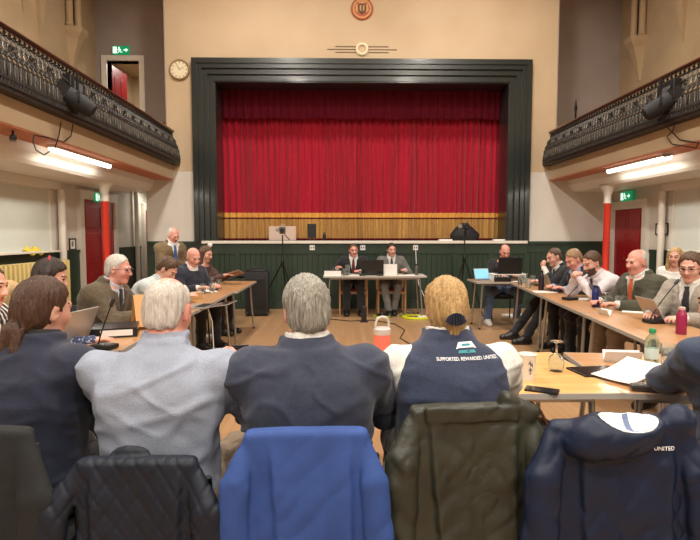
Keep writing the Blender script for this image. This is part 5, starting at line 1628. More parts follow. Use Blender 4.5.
# ------------------------------------------------------------------ walls: signs, clock, emblem
M_exit = mat('exit_green', (0, 150, 96), 0.4, emit=0.55)
M_exitw = mat('exit_white', (225, 255, 240), 0.4, emit=1.0)
def exit_sign(label, loc, rz, w_=0.34):
    """faces local -y"""
    t = empty('exit_sign', loc, rz, label, 'sign', 'lit green emergency exit signs')
    h_ = w_ * 0.5
    MB().box((0, 0.02, 0), (w_, 0.04, h_), ch=0.004).build('sign_box', M_exit, t)
    mb = MB()
    k = w_ / 0.34
    def pol(ps): mb.prism([(a * k, b * k) for a, b in ps], 0.002, YZX, (0, -0.0005, 0))
    pol([(-0.155, -0.065), (-0.075, -0.065), (-0.075, 0.065), (-0.155, 0.065)])          # door
    pol([(-0.03 + 0.017 * math.cos(a), 0.045 + 0.017 * math.sin(a)) for a in np.linspace(0, 2 * PI, 11)[:-1]])   # head
    pol([(-0.045, 0.022), (-0.015, 0.028), (0.0, -0.012), (-0.025, -0.018)])               # torso
    pol([(-0.045, 0.022), (-0.068, 0.004), (-0.06, -0.004), (-0.035, 0.012)])
    pol([(-0.012, 0.026), (0.018, 0.006), (0.012, -0.002), (-0.018, 0.014)])
    pol([(-0.025, -0.018), (-0.05, -0.03), (-0.065, -0.06), (-0.052, -0.064), (-0.038, -0.04), (-0.01, -0.025)])
    pol([(0.0, -0.012), (0.014, -0.036), (0.04, -0.036), (0.04, -0.048), (0.006, -0.05), (-0.014, -0.018)])
    pol([(0.06, 0.012), (0.105, 0.012), (0.105, 0.04), (0.155, 0.0), (0.105, -0.04), (0.105, -0.012), (0.06, -0.012)])   # arrow
    o = mb.build('pictogram', M_exitw, t); o['kind'] = 'stuff'
    return t
p = py(120.5, 50, YE - 0.05)
exit_sign('lit green exit sign above the gallery doorway', (p[0], YE - 0.05, p[2]), 0, 0.36)
exit_sign('lit green exit sign above the single red door', (-XW + 0.10, 10.1, 2.17), PI / 2, 0.34)
exit_sign('lit green exit sign above the red double doors', (XW - 0.11, 10.0, 2.2), -PI / 2, 0.36)
# clock
p = py(180, 70, D)
t = empty('wall_clock', (p[0], D, p[2]), 0, 'round pale wall clock beside the proscenium frame', 'clock')
FY = Matrix(((1, 0, 0), (0, 0, -1), (0, 1, 0)))
MB().lathe([(0.2, 0), (0.2, 0.035), (0.185, 0.05), (0.165, 0.04), (0.165, 0.0)], n=36, M=FY).build('clock_rim', mat('aged_brass_rim', (150, 126, 86), 0.45), t, smooth=True)
MB().lathe([(0.168, 0.0), (0.168, 0.03), (0, 0.03)], n=36, M=FY).build('clock_face', mat('clock_face', (226, 214, 184), 0.5), t)
for k in range(12):
    a = k * PI / 6
    MB().box((0.14 * math.sin(a), -0.031, 0.14 * math.cos(a)), (0.012, 0.002, 0.03), M=Matrix.Rotation(a, 3, 'Y')).build('hour_mark', mat('clock_ink', (120, 96, 60), 0.6), t)
MB().bar((0, -0.034, 0), (0.08, -0.034, 0.05), 0.012, 0.003).build('hour_hand', MATS['clock_ink'], t)
MB().bar((0, -0.036, 0), (-0.06, -0.036, 0.115), 0.008, 0.003).build('minute_hand', MATS['clock_ink'], t)
# emblem
p = py(362, 9, D)
t = empty('wall_emblem', (p[0], D, p[2]), 0, 'round red and gold painted heraldic emblem high on the wall', 'emblem')
M_er = mat('emblem_red', (178, 92, 62), 0.6, rgb2=(160, 74, 50), nscale=20); M_eg = mat('emblem_gold', (196, 150, 96), 0.6); M_ed = mat('emblem_dark', (72, 66, 52), 0.6)
MB().lathe([(0.215, 0), (0.215, 0.02), (0.2, 0.03), (0.185, 0.02), (0, 0.02)], n=40, M=FY).build('emblem_disc', M_er, t, smooth=True)
MB().lathe([(0.18, 0.018), (0.18, 0.023), (0.15, 0.023), (0.15, 0.018)], n=40, M=FY).build('emblem_ring', M_eg, t)
MB().prism([(-0.07, 0.08), (0.07, 0.08), (0.07, -0.02), (0.05, -0.07), (0.0, -0.11), (-0.05, -0.07), (-0.07, -0.02)], 0.008, FY, (0, -0.02, 0)).build('shield', M_ed, t)
MB().prism([(-0.045, 0.06), (-0.015, 0.06), (-0.015, -0.06), (-0.045, -0.03)], 0.004, FY, (0, -0.028, 0)).build('shield_stripe', M_eg, t)
MB().prism([(0.015, 0.06), (0.045, 0.06), (0.045, -0.03), (0.015, -0.06)], 0.004, FY, (0, -0.028, 0)).build('shield_stripe', M_eg, t)
for sx in (-1, 1): MB().prism([(sx * 0.085, -0.08), (sx * 0.13, -0.03), (sx * 0.12, 0.07), (sx * 0.09, 0.1), (sx * 0.085, 0.02)], 0.006, FY, (0, -0.02, 0)).build('supporter', M_eg, t)
MB().prism([(-0.06, 0.1), (0.06, 0.1), (0.075, 0.15), (0.035, 0.125), (0, 0.155), (-0.035, 0.125), (-0.075, 0.15)], 0.006, FY, (0, -0.02, 0)).build('crown', M_eg, t)
# ring plaque with lines
p = py(362, 49.5, D)
t = empty('wall_light_ring', (p[0], D, p[2]), 0, 'white ring with thin dark lines on the wall above the stage', 'plaque')
MB().lathe([(0.075, 0.0), (0.122, 0.0), (0.122, 0.03), (0.098, 0.045), (0.075, 0.03), (0.075, 0.0)], n=32, M=FY).build('ring', mat('ivory_gloss', (236, 224, 192), 0.3), t, smooth=True)
MB().lathe([(0.078, 0), (0.078, 0.008), (0, 0.008)], n=24, M=FY).build('ring_plate', M_cream, t)
for (z, L) in ((0.055, 0.52), (0.0, 0.68), (-0.055, 0.52)):
    for sx in (-1, 1): MB().b2(sx * 0.125, sx * L, -0.012, 0, z - 0.007, z + 0.007).build('line_bar', mat('dark_line', (120, 104, 82), 0.6), t)
# notice, picture, extinguishers, radiator
def frame_notice(label, loc, rz, w_, h_):
    t = empty('picture_frame', loc, rz, label, 'picture frame')
    m = MB(); m.b2(-w_ / 2, w_ / 2, -0.02, 0, h_ / 2 - 0.02, h_ / 2); m.b2(-w_ / 2, w_ / 2, -0.02, 0, -h_ / 2, -h_ / 2 + 0.02); m.b2(-w_ / 2, -w_ / 2 + 0.02, -0.02, 0, -h_ / 2, h_ / 2); m.b2(w_ / 2 - 0.02, w_ / 2, -0.02, 0, -h_ / 2, h_ / 2)
    m.build('frame', mat('dark_wood_frame', (62, 44, 34), 0.5), t)
    MB().b2(-w_ / 2 + 0.02, w_ / 2 - 0.02, -0.008, -0.002, -h_ / 2 + 0.02, h_ / 2 - 0.02).build('mount', M_paper, t)
    MB().b2(-0.03, 0.03, -0.010, -0.006, -0.04, 0.05).build('print', mat('grey_print', (120, 120, 116), 0.7), t)
    return t
p = px_(662, 229, XW - 0.02)
frame_notice('small framed notice on the pale wall above the extinguishers', (XW - 0.015, p[1], p[2]), -PI / 2, 0.34, 0.2)
p = px_(73, 243, -XW + 0.02)
frame_notice('small dark framed notice beside the single red door', (-XW + 0.003, p[1], p[2] - 0.02), PI / 2, 0.22, 0.2)
M_ext = mat('extinguisher_red', (196, 30, 34), 0.3, coat=0.3)
for (u, lb) in ((674, 'red fire extinguisher at the wall, next to the double doors'), (681, 'red fire extinguisher at the wall, next to the seated blonde woman')):
    p = px_(u, 262, 4.84)
    t = empty('fire_extinguisher', (4.84, p[1], 0.62), 0, lb, 'extinguisher', 'wall fire extinguishers')
    MB().lathe([(0.07, 0), (0.08, 0.02), (0.08, 0.38), (0.06, 0.44), (0.02, 0.47), (0.02, 0.49)], n=20).build('cylinder', M_ext, t, smooth=True)
    MB().lathe([(0.025, 0.485), (0.025, 0.53), (0, 0.535)], n=12).build('valve', M_black, t)
    MB().bar((0, 0, 0.53), (-0.09, 0.02, 0.55), 0.02, 0.012).build('lever', M_ext, t)
    MB().tube([(0.02, 0, 0.5), (-0.07, -0.04, 0.49), (-0.095, -0.03, 0.4), (-0.095, -0.01, 0.15)], 0.012, 8).build('hose', M_black, t)
    MB().lathe([(0.0805, 0.12), (0.0805, 0.28)], n=20).build('label_band', M_card, t)
    MB().b2(0.07, 0.2, -0.03, 0.03, 0.3, 0.36).build('bracket', M_black, t)
t = empty('column_radiator', (-4.84, 7.55, 0), 0, 'cream yellow column radiator beneath the pale window', 'radiator')
M_rad = mat('cream_radiator', (214, 196, 132), 0.4)
for k in range(22):
    y = -1.1 + 0.1 * k
    MB().box((0, y, 0.6), (0.14, 0.062, 0.96), ch=0.028).build('radiator_section', M_rad, t, smooth=True)
m = MB(); m.tube([(0, -1.12, 0.2), (0, 1.02, 0.2)], 0.03, 8); m.build('manifold', M_rad, t); MB().tube([(0, -1.12, 1.0), (0, 1.02, 1.0)], 0.03, 8).build('manifold', M_rad, t)
for y in (-1.0, 0.9): MB().b2(-0.05, 0.05, y - 0.02, y + 0.02, 0, 0.13).build('foot', M_rad, t)
p = px_(34, 253, -XW + 0.08)
o = tag(MB().grid(lambda u, v: ((u - .5) * 0.12, (v - .5) * 0.34, 0.03 + 0.05 * math.sin(3 * u + 1) * math.sin(5 * v + .5) ** 2 * 1.5), 6, 10).build('yellow_cloth', mat('yellow_cloth', (222, 200, 74), 0.7), loc=(-XW + 0.075, p[1], 1.205)), 'crumpled yellow cloth lying on the window sill', 'cloth')
sm = o.modifiers.new('solid', 'SOLIDIFY'); sm.thickness = 0.03
# balcony: spotlights, rod, cables, camera under soffit
def spotlight(label, loc, rz, s):
    t = empty('stage_spotlight', loc, rz, label, 'spotlight', 'black stage spotlights on the balconies')
    MB().tube([(0, 0, 0.34), (0, 0, 0.1)], 0.015, 8).build('hanger', M_blackm, t)
    m = MB(); m.tube([(-0.13, 0, -0.02), (-0.13, 0, 0.1), (0.13, 0, 0.1), (0.13, 0, -0.02)], 0.012, 6); m.build('yoke', M_blackm, t)
    R = Matrix.Rotation(math.radians(60), 3, 'X')
    b = MB().lathe([(0.05, -0.2), (0.09, -0.17), (0.105, -0.05), (0.11, 0.14), (0.10, 0.14), (0.095, 0.0), (0, -0.02)], n=20, M=R).build('can', mat('matt_black', (20, 20, 22), 0.7), t, smooth=True)
    MB().lathe([(0.0, 0.10), (0.097, 0.10)], n=20, M=R).build('lens', mat('lamp_lens', (190, 190, 186), 0.15, metal=0.6), b)
    for a in range(4):
        Rz = R @ Matrix.Rotation(a * PI / 2, 3, 'Z')
        MB().box(Rz @ Vector((0, 0.125, 0.2)), (0.17, 0.004, 0.13), M=Rz @ Matrix.Rotation(-0.35, 3, 'X')).build('barn_door', M_black, b)
    return t
p = px_(78, 102, -3.5); spotlight('black stage spotlight on the balcony rail above the radiator side', (-3.5, p[1], p[2]), math.radians(-60), -1)
p = px_(72, 86, -3.55)
t = empty('control_box', (-3.6, p[1] + 0.15, p[2] - 0.05), 0, 'black dimmer box on the balcony railing beside the spotlight', 'box'); MB().box((0, 0, 0.08), (0.1, 0.34, 0.22), ch=0.01).build('box_case', M_black, t)
MB().box((0.052, 0, 0.08), (0.006, 0.2, 0.1)).build('box_panel', mat('grey_button', (90, 90, 92), 0.5), t)
p = px_(660, 106, 3.5); spotlight('black stage spotlight on the balcony rail above the extinguisher side', (3.5, p[1], p[2]), math.radians(60), 1)
p = px_(665, 90, 3.55)
t = empty('control_box', (3.6, p[1], p[2] - 0.1), 0, 'black dimmer box behind the spotlight on the extinguisher side', 'box'); MB().box((0, 0, 0.08), (0.1, 0.34, 0.24), ch=0.01).build('box_case', M_black, t)
MB().box((-0.052, 0, 0.08), (0.006, 0.2, 0.1)).build('box_panel', mat('grey_button', (90, 90, 92), 0.5), t)
p = py(576, 100, 11.0)
o = MB().tube([(p[0], 11.0, 2.86), (p[0], 11.0, 4.0), (p[0], 11.0, 4.05), (p[0], 11.0, 4.25)], [0.02, 0.02, 0.035, 0.004], 10).build('upright_rod', M_blackm, smooth=True); tag(o, 'thin dark pointed rod standing on the balcony', 'rod')
def cable(label, pts, r_=0.007):
    return tag(MB().tube(pts, r_, 6).build('hanging_cable', M_black, smooth=True), label, 'cable', 'cables hanging from the balconies')
def cpt(u, v, x): p = px_(u, v, x); return (x, p[1], p[2])
cable('black cable looping below the balcony fascia on the radiator side', [cpt(61, 122, -3.66), cpt(59, 135, -3.7), cpt(55, 148, -3.72), cpt(44, 155, -3.72), cpt(36, 150, -3.72), cpt(33, 142, -3.72), cpt(34, 135, -3.73)])
cable('thin black cable draped along the fascia on the radiator side', [cpt(73, 124, -3.66), cpt(71, 136, -3.7), cpt(64, 142, -3.72), cpt(50, 138, -3.73), cpt(34, 135, -3.735)])
cable('black cable looping below the balcony fascia on the extinguisher side', [cpt(676, 118, 3.6), cpt(673, 130, 3.68), cpt(667, 137, 3.7), cpt(672, 144, 3.72), cpt(684, 146, 3.72), cpt(696, 148, 3.72), cpt(699, 142, 3.72)])
cable('thin black cable draped along the fascia on the extinguisher side', [cpt(668, 128, 3.68), cpt(680, 140, 3.72), cpt(699, 143, 3.735)])
p = px_(14, 137, -3.85)
t = empty('cctv_camera', (-3.86, p[1], 2.555), math.radians(35), 'small black camera under the balcony soffit', 'camera')
MB().tube([(0, 0, 0), (0, 0, -0.05)], 0.012, 8).build('mount', M_black, t)
MB().box((0, 0, -0.075), (0.06, 0.16, 0.055), ch=0.012).build('camera_body', M_black, t)
p = px_(667, 150, 3.9)
t = empty('smoke_detector', (3.9, p[1] + 0.0, 2.555), 0, 'round grey smoke detector under the balcony beside the tube light', 'detector')
MB().lathe([(0.06, 0), (0.06, -0.02), (0.04, -0.045), (0, -0.05)], n=20).build('detector_dome', mat('grey_dome', (150, 146, 140), 0.5), t, smooth=True)
MB().lathe([(0.065, 0), (0.065, -0.008), (0.06, -0.008)], n=20).build('detector_base', M_card, t)
# red chairs on the gallery
for k, (u, lb) in enumerate(((146, 'red chair on the gallery beside the doorway'), (161, 'red chair on the gallery next to the proscenium wall'))):
    p = py(u, 120, 11.3)
    t = empty('gallery_chair', (p[0], 11.35, 2.86), 0, lb, 'chair', 'red chairs on the gallery')
    mr = mat('crimson_fabric', (140, 24, 44), 0.8)
    MB().box((0, 0, 0.45), (0.27, 0.36, 0.05), ch=0.015).build('seat', mr, t, smooth=True)
    MB().box((0, 0.17, 0.82), (0.17, 0.03, 0.34), ch=0.014).build('backrest', mr, t, smooth=True)
    for sx in (-1, 1):
        MB().tube([(sx * 0.13, -0.16, 0), (sx * 0.13, -0.16, 0.43)], 0.011, 6).build('leg', M_chrome, t)
        MB().tube([(sx * 0.11, 0.19, 0), (sx * 0.11, 0.19, 0.95)], 0.011, 6).build('leg', M_chrome, t)
# ------------------------------------------------------------------ people
M_shoe = mat('black_leather', (26, 24, 24), 0.4)
M_shoeb = mat('brown_leather', (84, 52, 32), 0.45)
W_sh = fabric('white_shirt', (222, 220, 214), sheen=0)
LB_sh = fabric('pale_blue_shirt', (176, 190, 206), sheen=0)
NAVY = fabric('navy_suiting', (40, 44, 58), (34, 38, 50))
NAVY2 = fabric('dark_navy_wool', (26, 28, 40), (22, 24, 34))
BLK = fabric('black_suiting', (28, 28, 32), (24, 24, 27))
GREY = fabric('grey_suiting', (112, 108, 104), (98, 95, 92))
JEAN = fabric('blue_denim', (74, 92, 118), (60, 78, 104))
CHI = fabric('beige_chino', (150, 132, 112), (138, 120, 100))

def deg(a): return math.radians(a)
HW = 0.16
# ---- the row seated with their backs to the camera
fgc = dict(P1=(-1.57, 1.92), P2=(-1.08, 1.86), P3=(-0.55, 1.86), P4=(-0.03, 2.0))
r1, d1 = person('woman in a navy jacket with a long wavy brown ponytail', fgc['P1'], -8, h=0.008, female=True, hair='pony', hcol='brown', hvol=0.006, head=(-18, 8, 4), lean=6, slouch=0.03,
    jacket=fabric('midnight_jacket', (25, 31, 54), (21, 27, 47)), lapel=False, top=BLK, trousers=BLK, shoes=M_shoe, hands=((-0.16, 0.46, 0.80), (0.14, 0.46, 0.80)), build=1.08, shoulder=1.05, seed=11, neck_f=0.02)
r2, d2 = person('white-haired man in a pale blue-grey shirt, holding a phone', fgc['P2'], 0, h=0.008, hair='thin', hcol='white', hvol=-0.004, skin='pink', head=(-6, 14, 0), lean=7, slouch=0.05, build=1.12, shoulder=1.12, sc=1.0,
    top=fabric('chambray_shirt', (146, 154, 170), (138, 146, 162), nscale=140, sheen=0), wrinkle=0.006, trousers=CHI, shoes=M_shoeb, hands=((-0.13, 0.42, 0.82), (0.215, 0.34, 0.90)), hcurl=(0.5, 0.8), palm=((0, 0, -1), (-1, 0, 0)), elbow=((-0.6, -0.35, -0.8), (0.5, -0.2, -0.9)), seed=12, legs=((-0.16, 0.42, -0.16, 0.40), (0.2, 0.40, 0.2, 0.38)))
r3, d3 = person('grey-haired man in a navy suit jacket seated before the coral tumbler', fgc['P3'], 2, h=0.008, hair='short', hcol='grey', hvol=0.010, skin='pink', head=(6, 6, -5), lean=6, slouch=0.04, build=1.10, shoulder=1.12, sc=1.0,
    jacket=fabric('slate_navy_suit', (44, 52, 72), (39, 46, 65)), wrinkle=0.005, top=W_sh, trousers=NAVY, shoes=M_shoe, hands=((-0.15, 0.45, 0.79), (0.2, 0.42, 0.78)), seed=13, side_lean=-2)
r4, d4 = person('blonde woman in a lettered navy vest over a white short-sleeved shirt', fgc['P4'], 0, h=0.008, female=True, hair='updo', hcol='blonde', hvol=0.012, skin='pink', head=(4, 10, 0), lean=7, slouch=0.035, build=1.30, shoulder=1.22,
    top=W_sh, sleeves='short', vest=fabric('navy_vest', (44, 54, 80), (38, 47, 70), nscale=90), wrinkle=0.0045, trousers=BLK, shoes=M_shoe, hands=((-0.16, 0.42, 0.79), (0.16, 0.42, 0.79)), elbow=((-1.0, -0.3, -0.6), (1.0, -0.3, -0.6)), seed=14, sc=0.98)
r5, d5 = person('person in a dark denim-blue shirt leaning an elbow on the brownish table', (1.17, 2.02), 8, h=0.010, hair='short', hcol='mid', head=(10, 8, 0), lean=12, build=1.12, shoulder=1.1,
    top=fabric('dark_denim_shirt', (46, 60, 84), (40, 52, 74), nscale=140), wrinkle=0.006, trousers=CHI, shoes=M_shoe, hands=((0.06, 0.42, 0.80), (0.2, 0.45, 0.79)), elbow=((-1.0, 0.05, -0.35), (0.6, -0.3, -0.8)), seed=15)

# hair clip, hair tie
t = MB()
for k in range(9):
    a = -1.2 + 2.4 * k / 8
    t.tube([d4['hp'](0.034 * math.sin(a), -0.148 - 0.012 * math.cos(a), -0.02 + 0.028 * math.cos(a) - 0.03), d4['hp'](0.036 * math.sin(a) * 1.2, -0.152, -0.05 + 0.022 * math.cos(a + PI))], 0.005, 6)
o = t.build('hair_clip', mat('blue_black_clip', (34, 42, 60), 0.3), r4); o['kind'] = 'stuff'
MB().tube([d1['hp'](0.036 * math.cos(a), -0.112, -0.06 + 0.03 * math.sin(a)) for a in np.linspace(0, 2 * PI, 13)[:-1]], 0.007, 6, closed=True).build('hair_tie', M_black, r1)
# braided belt of the woman with the ponytail, phone in the hand
bpts = [d1['tp'](0.172 * 1.10 * math.sin(a), 0.150 * math.cos(a), 0.06 + 0.004 * math.sin(a * 20)) for a in np.linspace(0, 2 * PI, 49)[:-1]]
MB().tube(bpts, 0.013, 6, closed=True).build('woven_belt', mat('black_braid', (34, 34, 38), 0.6, rgb2=(64, 64, 68), nscale=120), r1)
pw = to_world(r2, d2['WR'])
t = empty('phone', (pw[0] - 0.02, pw[1] + 0.095, pw[2] + 0.02), 0, 'dark phone held by the white-haired man', 'phone', rot=(deg(62), 0, deg(8)))
MB().box((0, 0, 0.0), (0.072, 0.148, 0.008), ch=0.003).build('phone_case', M_black, t)
MB().box((0, 0, 0.0045), (0.066, 0.14, 0.001)).build('phone_screen', M_screen, t)

# lettering and emblem on the vest
from mathutils.bvhtree import BVHTree
def on_cloth(root, part, me, x, z, name, m_, tilt=0.0, off=0.004, depth=0.0):
    ob = [c for c in bpy.data.objects if c.parent == root and c.name.split('.')[0] == part][0]
    bv = BVHTree.FromPolygons([v.co[:] for v in ob.data.vertices], [tuple(p.vertices) for p in ob.data.polygons])
    ca, sa = math.cos(tilt), math.sin(tilt)
    for v in me.vertices:
        lx, lz = v.co.x, v.co.y
        q = Vector((x + lx * ca - lz * sa, -1.5, z + lx * sa + lz * ca))
        h_ = bv.ray_cast(q, Vector((0, 1, 0)))
        if h_[0] is not None:
            v.co = h_[0] + Vector((0, -off, 0))
    me.materials.clear(); me.materials.append(m_)
    o = bpy.data.objects.new(name, me); COL.objects.link(o); o.parent = root
    return o
M_thread = mat('white_thread', (226, 228, 230), 0.6)
VX, VZ = 0.045, 1.022
me = text_mesh('SUPPORTED. REWARDED. UNITED.', 0.0152)
me = text_mesh('SUPPORTED. REWARDED. UNITED.', 0.0152 * 0.232 / max(1e-6, max(v.co.x for v in me.vertices) - min(v.co.x for v in me.vertices)))
on_cloth(r4, 'vest', me, VX, VZ, 'vest_lettering', M_thread)
def flat_mesh(polys):
    m_ = bpy.data.meshes.new('flat'); V = []; Fc = []
    for ps in polys:
        n = len(V); V += [(a, b, 0) for a, b in ps]; Fc.append(tuple(range(n, n + len(ps))))
    m_.from_pydata(V, [], Fc); return m_
arc = [(0.04 * math.cos(a), 0.02 * math.sin(a)) for a in np.linspace(0, PI, 9)]
on_cloth(r4, 'vest', flat_mesh([[(-0.04, 0.0), (-0.028, 0.022), (0.026, 0.022), (0.04, 0.0), (0.028, 0.004), (-0.028, 0.004)]]), VX, VZ + 0.030, 'vest_emblem', M_thread)
on_cloth(r4, 'vest', flat_mesh([[(-0.034, -0.012), (0.034, -0.012), (0.03, -0.003), (-0.03, -0.003)]]), VX, VZ + 0.030, 'vest_emblem_base', mat('teal_thread', (46, 140, 146), 0.6))
on_cloth(r4, 'vest', flat_mesh([[(-0.018, 0.010), (0.018, 0.010), (0.015, 0.017), (-0.015, 0.017)]]), VX, VZ + 0.030, 'vest_emblem_centre', MATS['teal_thread'], off=0.005)

# ---- people along the radiator side, facing across the hall
person('person in a black and white striped jacket at the table end', (-2.58, 3.02), -90, h=0.011, hair='short', hcol='mid', head=(0, 10, 0), lean=12, jacket=mat('striped_wool', (34, 34, 38), 0.85), top=W_sh, trousers=BLK, shoes=M_shoe, seed=21, lapel=False)
sm_ = MATS['striped_wool']; nt = sm_.node_tree
wv = nt.nodes.new('ShaderNodeTexWave'); wv.inputs['Scale'].default_value = 7.0; wv.inputs['Distortion'].default_value = 1.0
tcn = nt.nodes.new('ShaderNodeTexCoord'); nt.links.new(tcn.outputs['Object'], wv.inputs['Vector'])
rp = nt.nodes.new('ShaderNodeValToRGB'); rp.color_ramp.elements[0].position = 0.62; rp.color_ramp.elements[0].color = (*lin((34, 34, 38)), 1); rp.color_ramp.elements[1].position = 0.72; rp.color_ramp.elements[1].color = (*lin((206, 200, 192)), 1)
nt.links.new(wv.outputs['Color'], rp.inputs['Fac']); nt.links.new(rp.outputs['Color'], nt.nodes['Principled BSDF'].inputs['Base Color'])

M_dots = mat('dotted_blouse', (52, 60, 92), 0.8, rgb2=(150, 160, 182), nscale=70, lo=0.56, hi=0.6)
rl2, dl2 = person('dark-haired woman in a blue patterned blouse with a red hair clip', (-2.56, 3.62), -80, h=0.010, female=True, hair='bob', hcol='dark', hvol=0.012, head=(10, 18, 0), lean=12, top=M_dots, collar=False, trousers=BLK, shoes=M_shoe, seed=22)
MB().tube([dl2['hp'](0.05 * math.sin(a), -0.03 - 0.02 * math.cos(a), 0.142 - 0.35 * 0.05 * a * a) for a in np.linspace(-1.2, 1.2, 9)], 0.008, 6).build('hair_clip', mat('red_clip', (176, 52, 62), 0.4), rl2)
person('white-haired man in glasses and a brown tweed jacket', (-2.56, 4.62), -96, h=0.009, hair='short', hcol='white', hvol=0.004, skin='pink', glasses=True, head=(2, 8, 0), lean=17, neck_f=0.05, build=1.12,
    jacket=fabric('brown_tweed', (92, 78, 58), (74, 62, 46), nscale=50), top=fabric('ice_shirt', (196, 204, 214)), tie=fabric('navy_tie', (30, 30, 44)), trousers=BLK, shoes=M_shoe, hands=((-0.12, 0.48, 0.80), (0.12, 0.5, 0.80)), seed=23)
person('brown-haired man in a pale jumper bending over the side table', (-2.68, 5.75), -92, h=0.010, hair='short', hcol='mid', hvol=0.01, head=(-8, 42, 0), lean=36, neck_f=0.06,
    top=fabric('pale_blue_jumper', (190, 200, 200), (180, 190, 192)), trousers=CHI, shoes=M_shoeb, hands=((-0.1, 0.55, 0.80), (0.1, 0.58, 0.80)), seed=24)
person('bald man in a navy jumper with a white collar', (-2.50, 7.05), -122, h=0.010, hair='none', skin='pink', head=(-10, 22, 0), lean=14, belly=0.02, build=1.1,
    jacket=fabric('navy_jumper', (30, 34, 52), (26, 30, 46)), lapel=False, top=W_sh, trousers=BLK, shoes=M_shoe, hands=((-0.16, 0.38, 0.80), (0.16, 0.4, 0.80)), seed=25)
rl6, dl6 = person('long-haired woman in a brown patterned top reading a tablet', (-2.56, 7.95), -105, h=0.010, female=True, hair='long', hcol='mid', hvol=0.006, head=(-6, 14, 0), lean=10,
    top=mat('brown_print', (92, 68, 62), 0.85, rgb2=(58, 40, 40), nscale=40), collar=False, trousers=BLK, shoes=M_shoe, hands=((-0.1, 0.46, 0.88), (0.12, 0.46, 0.88)), seed=26)
pw = to_world(rl6, (dl6['WL'] + dl6['WR']) / 2)
t = empty('tablet', (pw[0] + 0.14, pw[1] - 0.02, pw[2] + 0.03), 0, 'dark tablet held up by the long-haired woman', 'tablet', rot=(deg(18), deg(-14), deg(-100)))
MB().box((0, 0, 0), (0.25, 0.18, 0.009), ch=0.003).build('tablet_body', mat('tan_case', (150, 116, 104), 0.6), t)
MB().box((0, 0, 0.005), (0.23, 0.165, 0.001)).build('tablet_screen', M_screen, t)
person('white-haired man standing in a mustard brown jacket and blue tie', (-3.16, 8.45), -128, h=0.011, stand=True, sc=0.95, hair='fringe', hcol='white', skin='pink', head=(4, 26, 0), lean=12, build=1.1, belly=0.02,
    jacket=fabric('mustard_tweed', (112, 92, 62), (98, 80, 53), nscale=50), top=W_sh, tie=fabric('blue_tie', (64, 92, 150)), trousers=BLK, shoes=M_shoe, hands=((-0.2, 0.26, 0.82), (0.2, 0.3, 0.82)), seed=27)

# ---- the two chairmen facing the camera
person('chairman in a dark suit seated behind the dark monitor laptop', (-0.2, 10.08), 180, h=0.011, hair='short', hcol='mid', skin='pink', head=(10, 10, 4), lean=12, jacket=BLK, top=W_sh, tie=fabric('dark_red_tie', (96, 30, 36)), trousers=BLK, shoes=M_shoe,
    hands=((-0.12, 0.34, 0.80), (0.30, 0.28, 0.86)), seed=31)
person('chairman in a grey suit seated behind the cream card box', (0.52, 10.08), 180, h=0.011, hair='short', hcol='dark', hvol=0.006, head=(10, 6, 0), lean=8, jacket=GREY, top=W_sh, tie=fabric('charcoal_tie', (52, 54, 58)), trousers=GREY, shoes=M_shoe,
    hands=((-0.24, 0.3, 0.82), (0.1, 0.34, 0.80)), legs=((-0.1, 0.40, -0.02, 0.36), (0.16, 0.42, 0.08, 0.5)), seed=32)

# ---- people along the extinguisher side, facing across the hall
person('balding technician in a black top and blue jeans behind the riser laptop', (2.32, 9.0), 180, h=0.011, hair='fringe', hcol='mid', skin='pink', head=(0, 24, 0), lean=10, top=fabric('black_top', (30, 30, 34)), collar=False, trousers=JEAN, shoes=mat('pale_trainers', (190, 188, 184), 0.6), seed=41,
    hands=((-0.16, 0.34, 0.80), (0.16, 0.34, 0.80)), legs=((-0.16, 0.42, -0.12, 0.42), (0.30, 0.38, 0.36, 0.42)))
person('man in a black suit resting his chin on his hand', (2.80, 7.42), 96, h=0.010, hair='short', hcol='mid', head=(6, 18, 0), lean=22, neck_f=0.05, jacket=BLK, top=W_sh, tie=fabric('black_tie', (30, 30, 34)), trousers=BLK, shoes=M_shoe, seed=42,
    hands=((0.02, 0.38, 1.0), (0.16, 0.42, 0.80)), hcurl=(1.4, 0.5), palm=((0.3, -1, 0.2), (0, 0, -1)), legs=((-0.13, 0.42, -0.3, 0.78), (0.13, 0.42, 0.05, 0.80)))
person('sandy-haired man in a navy suit and blue shirt looking down', (2.76, 6.72), 100, h=0.010, hair='short', hcol='sandy', hvol=0.006, skin='pink', head=(4, 30, 0), lean=22, neck_f=0.05, build=1.1, jacket=NAVY2, top=fabric('sky_shirt', (140, 164, 200)), trousers=BLK, shoes=M_shoe, seed=43,
    hands=((-0.14, 0.44, 0.80), (0.14, 0.44, 0.80)))
person('bearded man in a white shirt and dark tie with clasped hands at his mouth', (2.66, 5.98), 98, h=0.009, hair='short', hcol='mid', hvol=0.006, beard=True, head=(6, 22, 0), lean=24, neck_f=0.05, build=1.08, top=fabric('lilac_white_shirt', (214, 204, 208), sheen=0), wrinkle=0.005, tie=fabric('plum_tie', (54, 30, 44)), trousers=BLK, shoes=M_shoeb, seed=44,
    hands=((-0.035, 0.44, 0.985), (0.035, 0.44, 0.985)), hcurl=1.3, palm=((1, 0, 0), (-1, 0, 0)), elbow=((-0.7, 0.2, -0.9), (0.7, 0.2, -0.9)))
person('bald man in a green tweed jacket and orange tie', (2.62, 5.25), 100, h=0.009, hair='fringe', hcol='white', hvol=-0.003, skin='pink', head=(4, 8, 0), lean=9, build=1.18, belly=0.02, jacket=fabric('green_tweed', (70, 68, 50), (56, 55, 41), nscale=50), top=fabric('pale_check_shirt', (206, 208, 206)), tie=fabric('orange_tie', (196, 92, 44)), trousers=CHI, shoes=M_shoeb, seed=45,
    hands=((-0.14, 0.42, 0.80), (0.14, 0.42, 0.80)), sc=1.02)
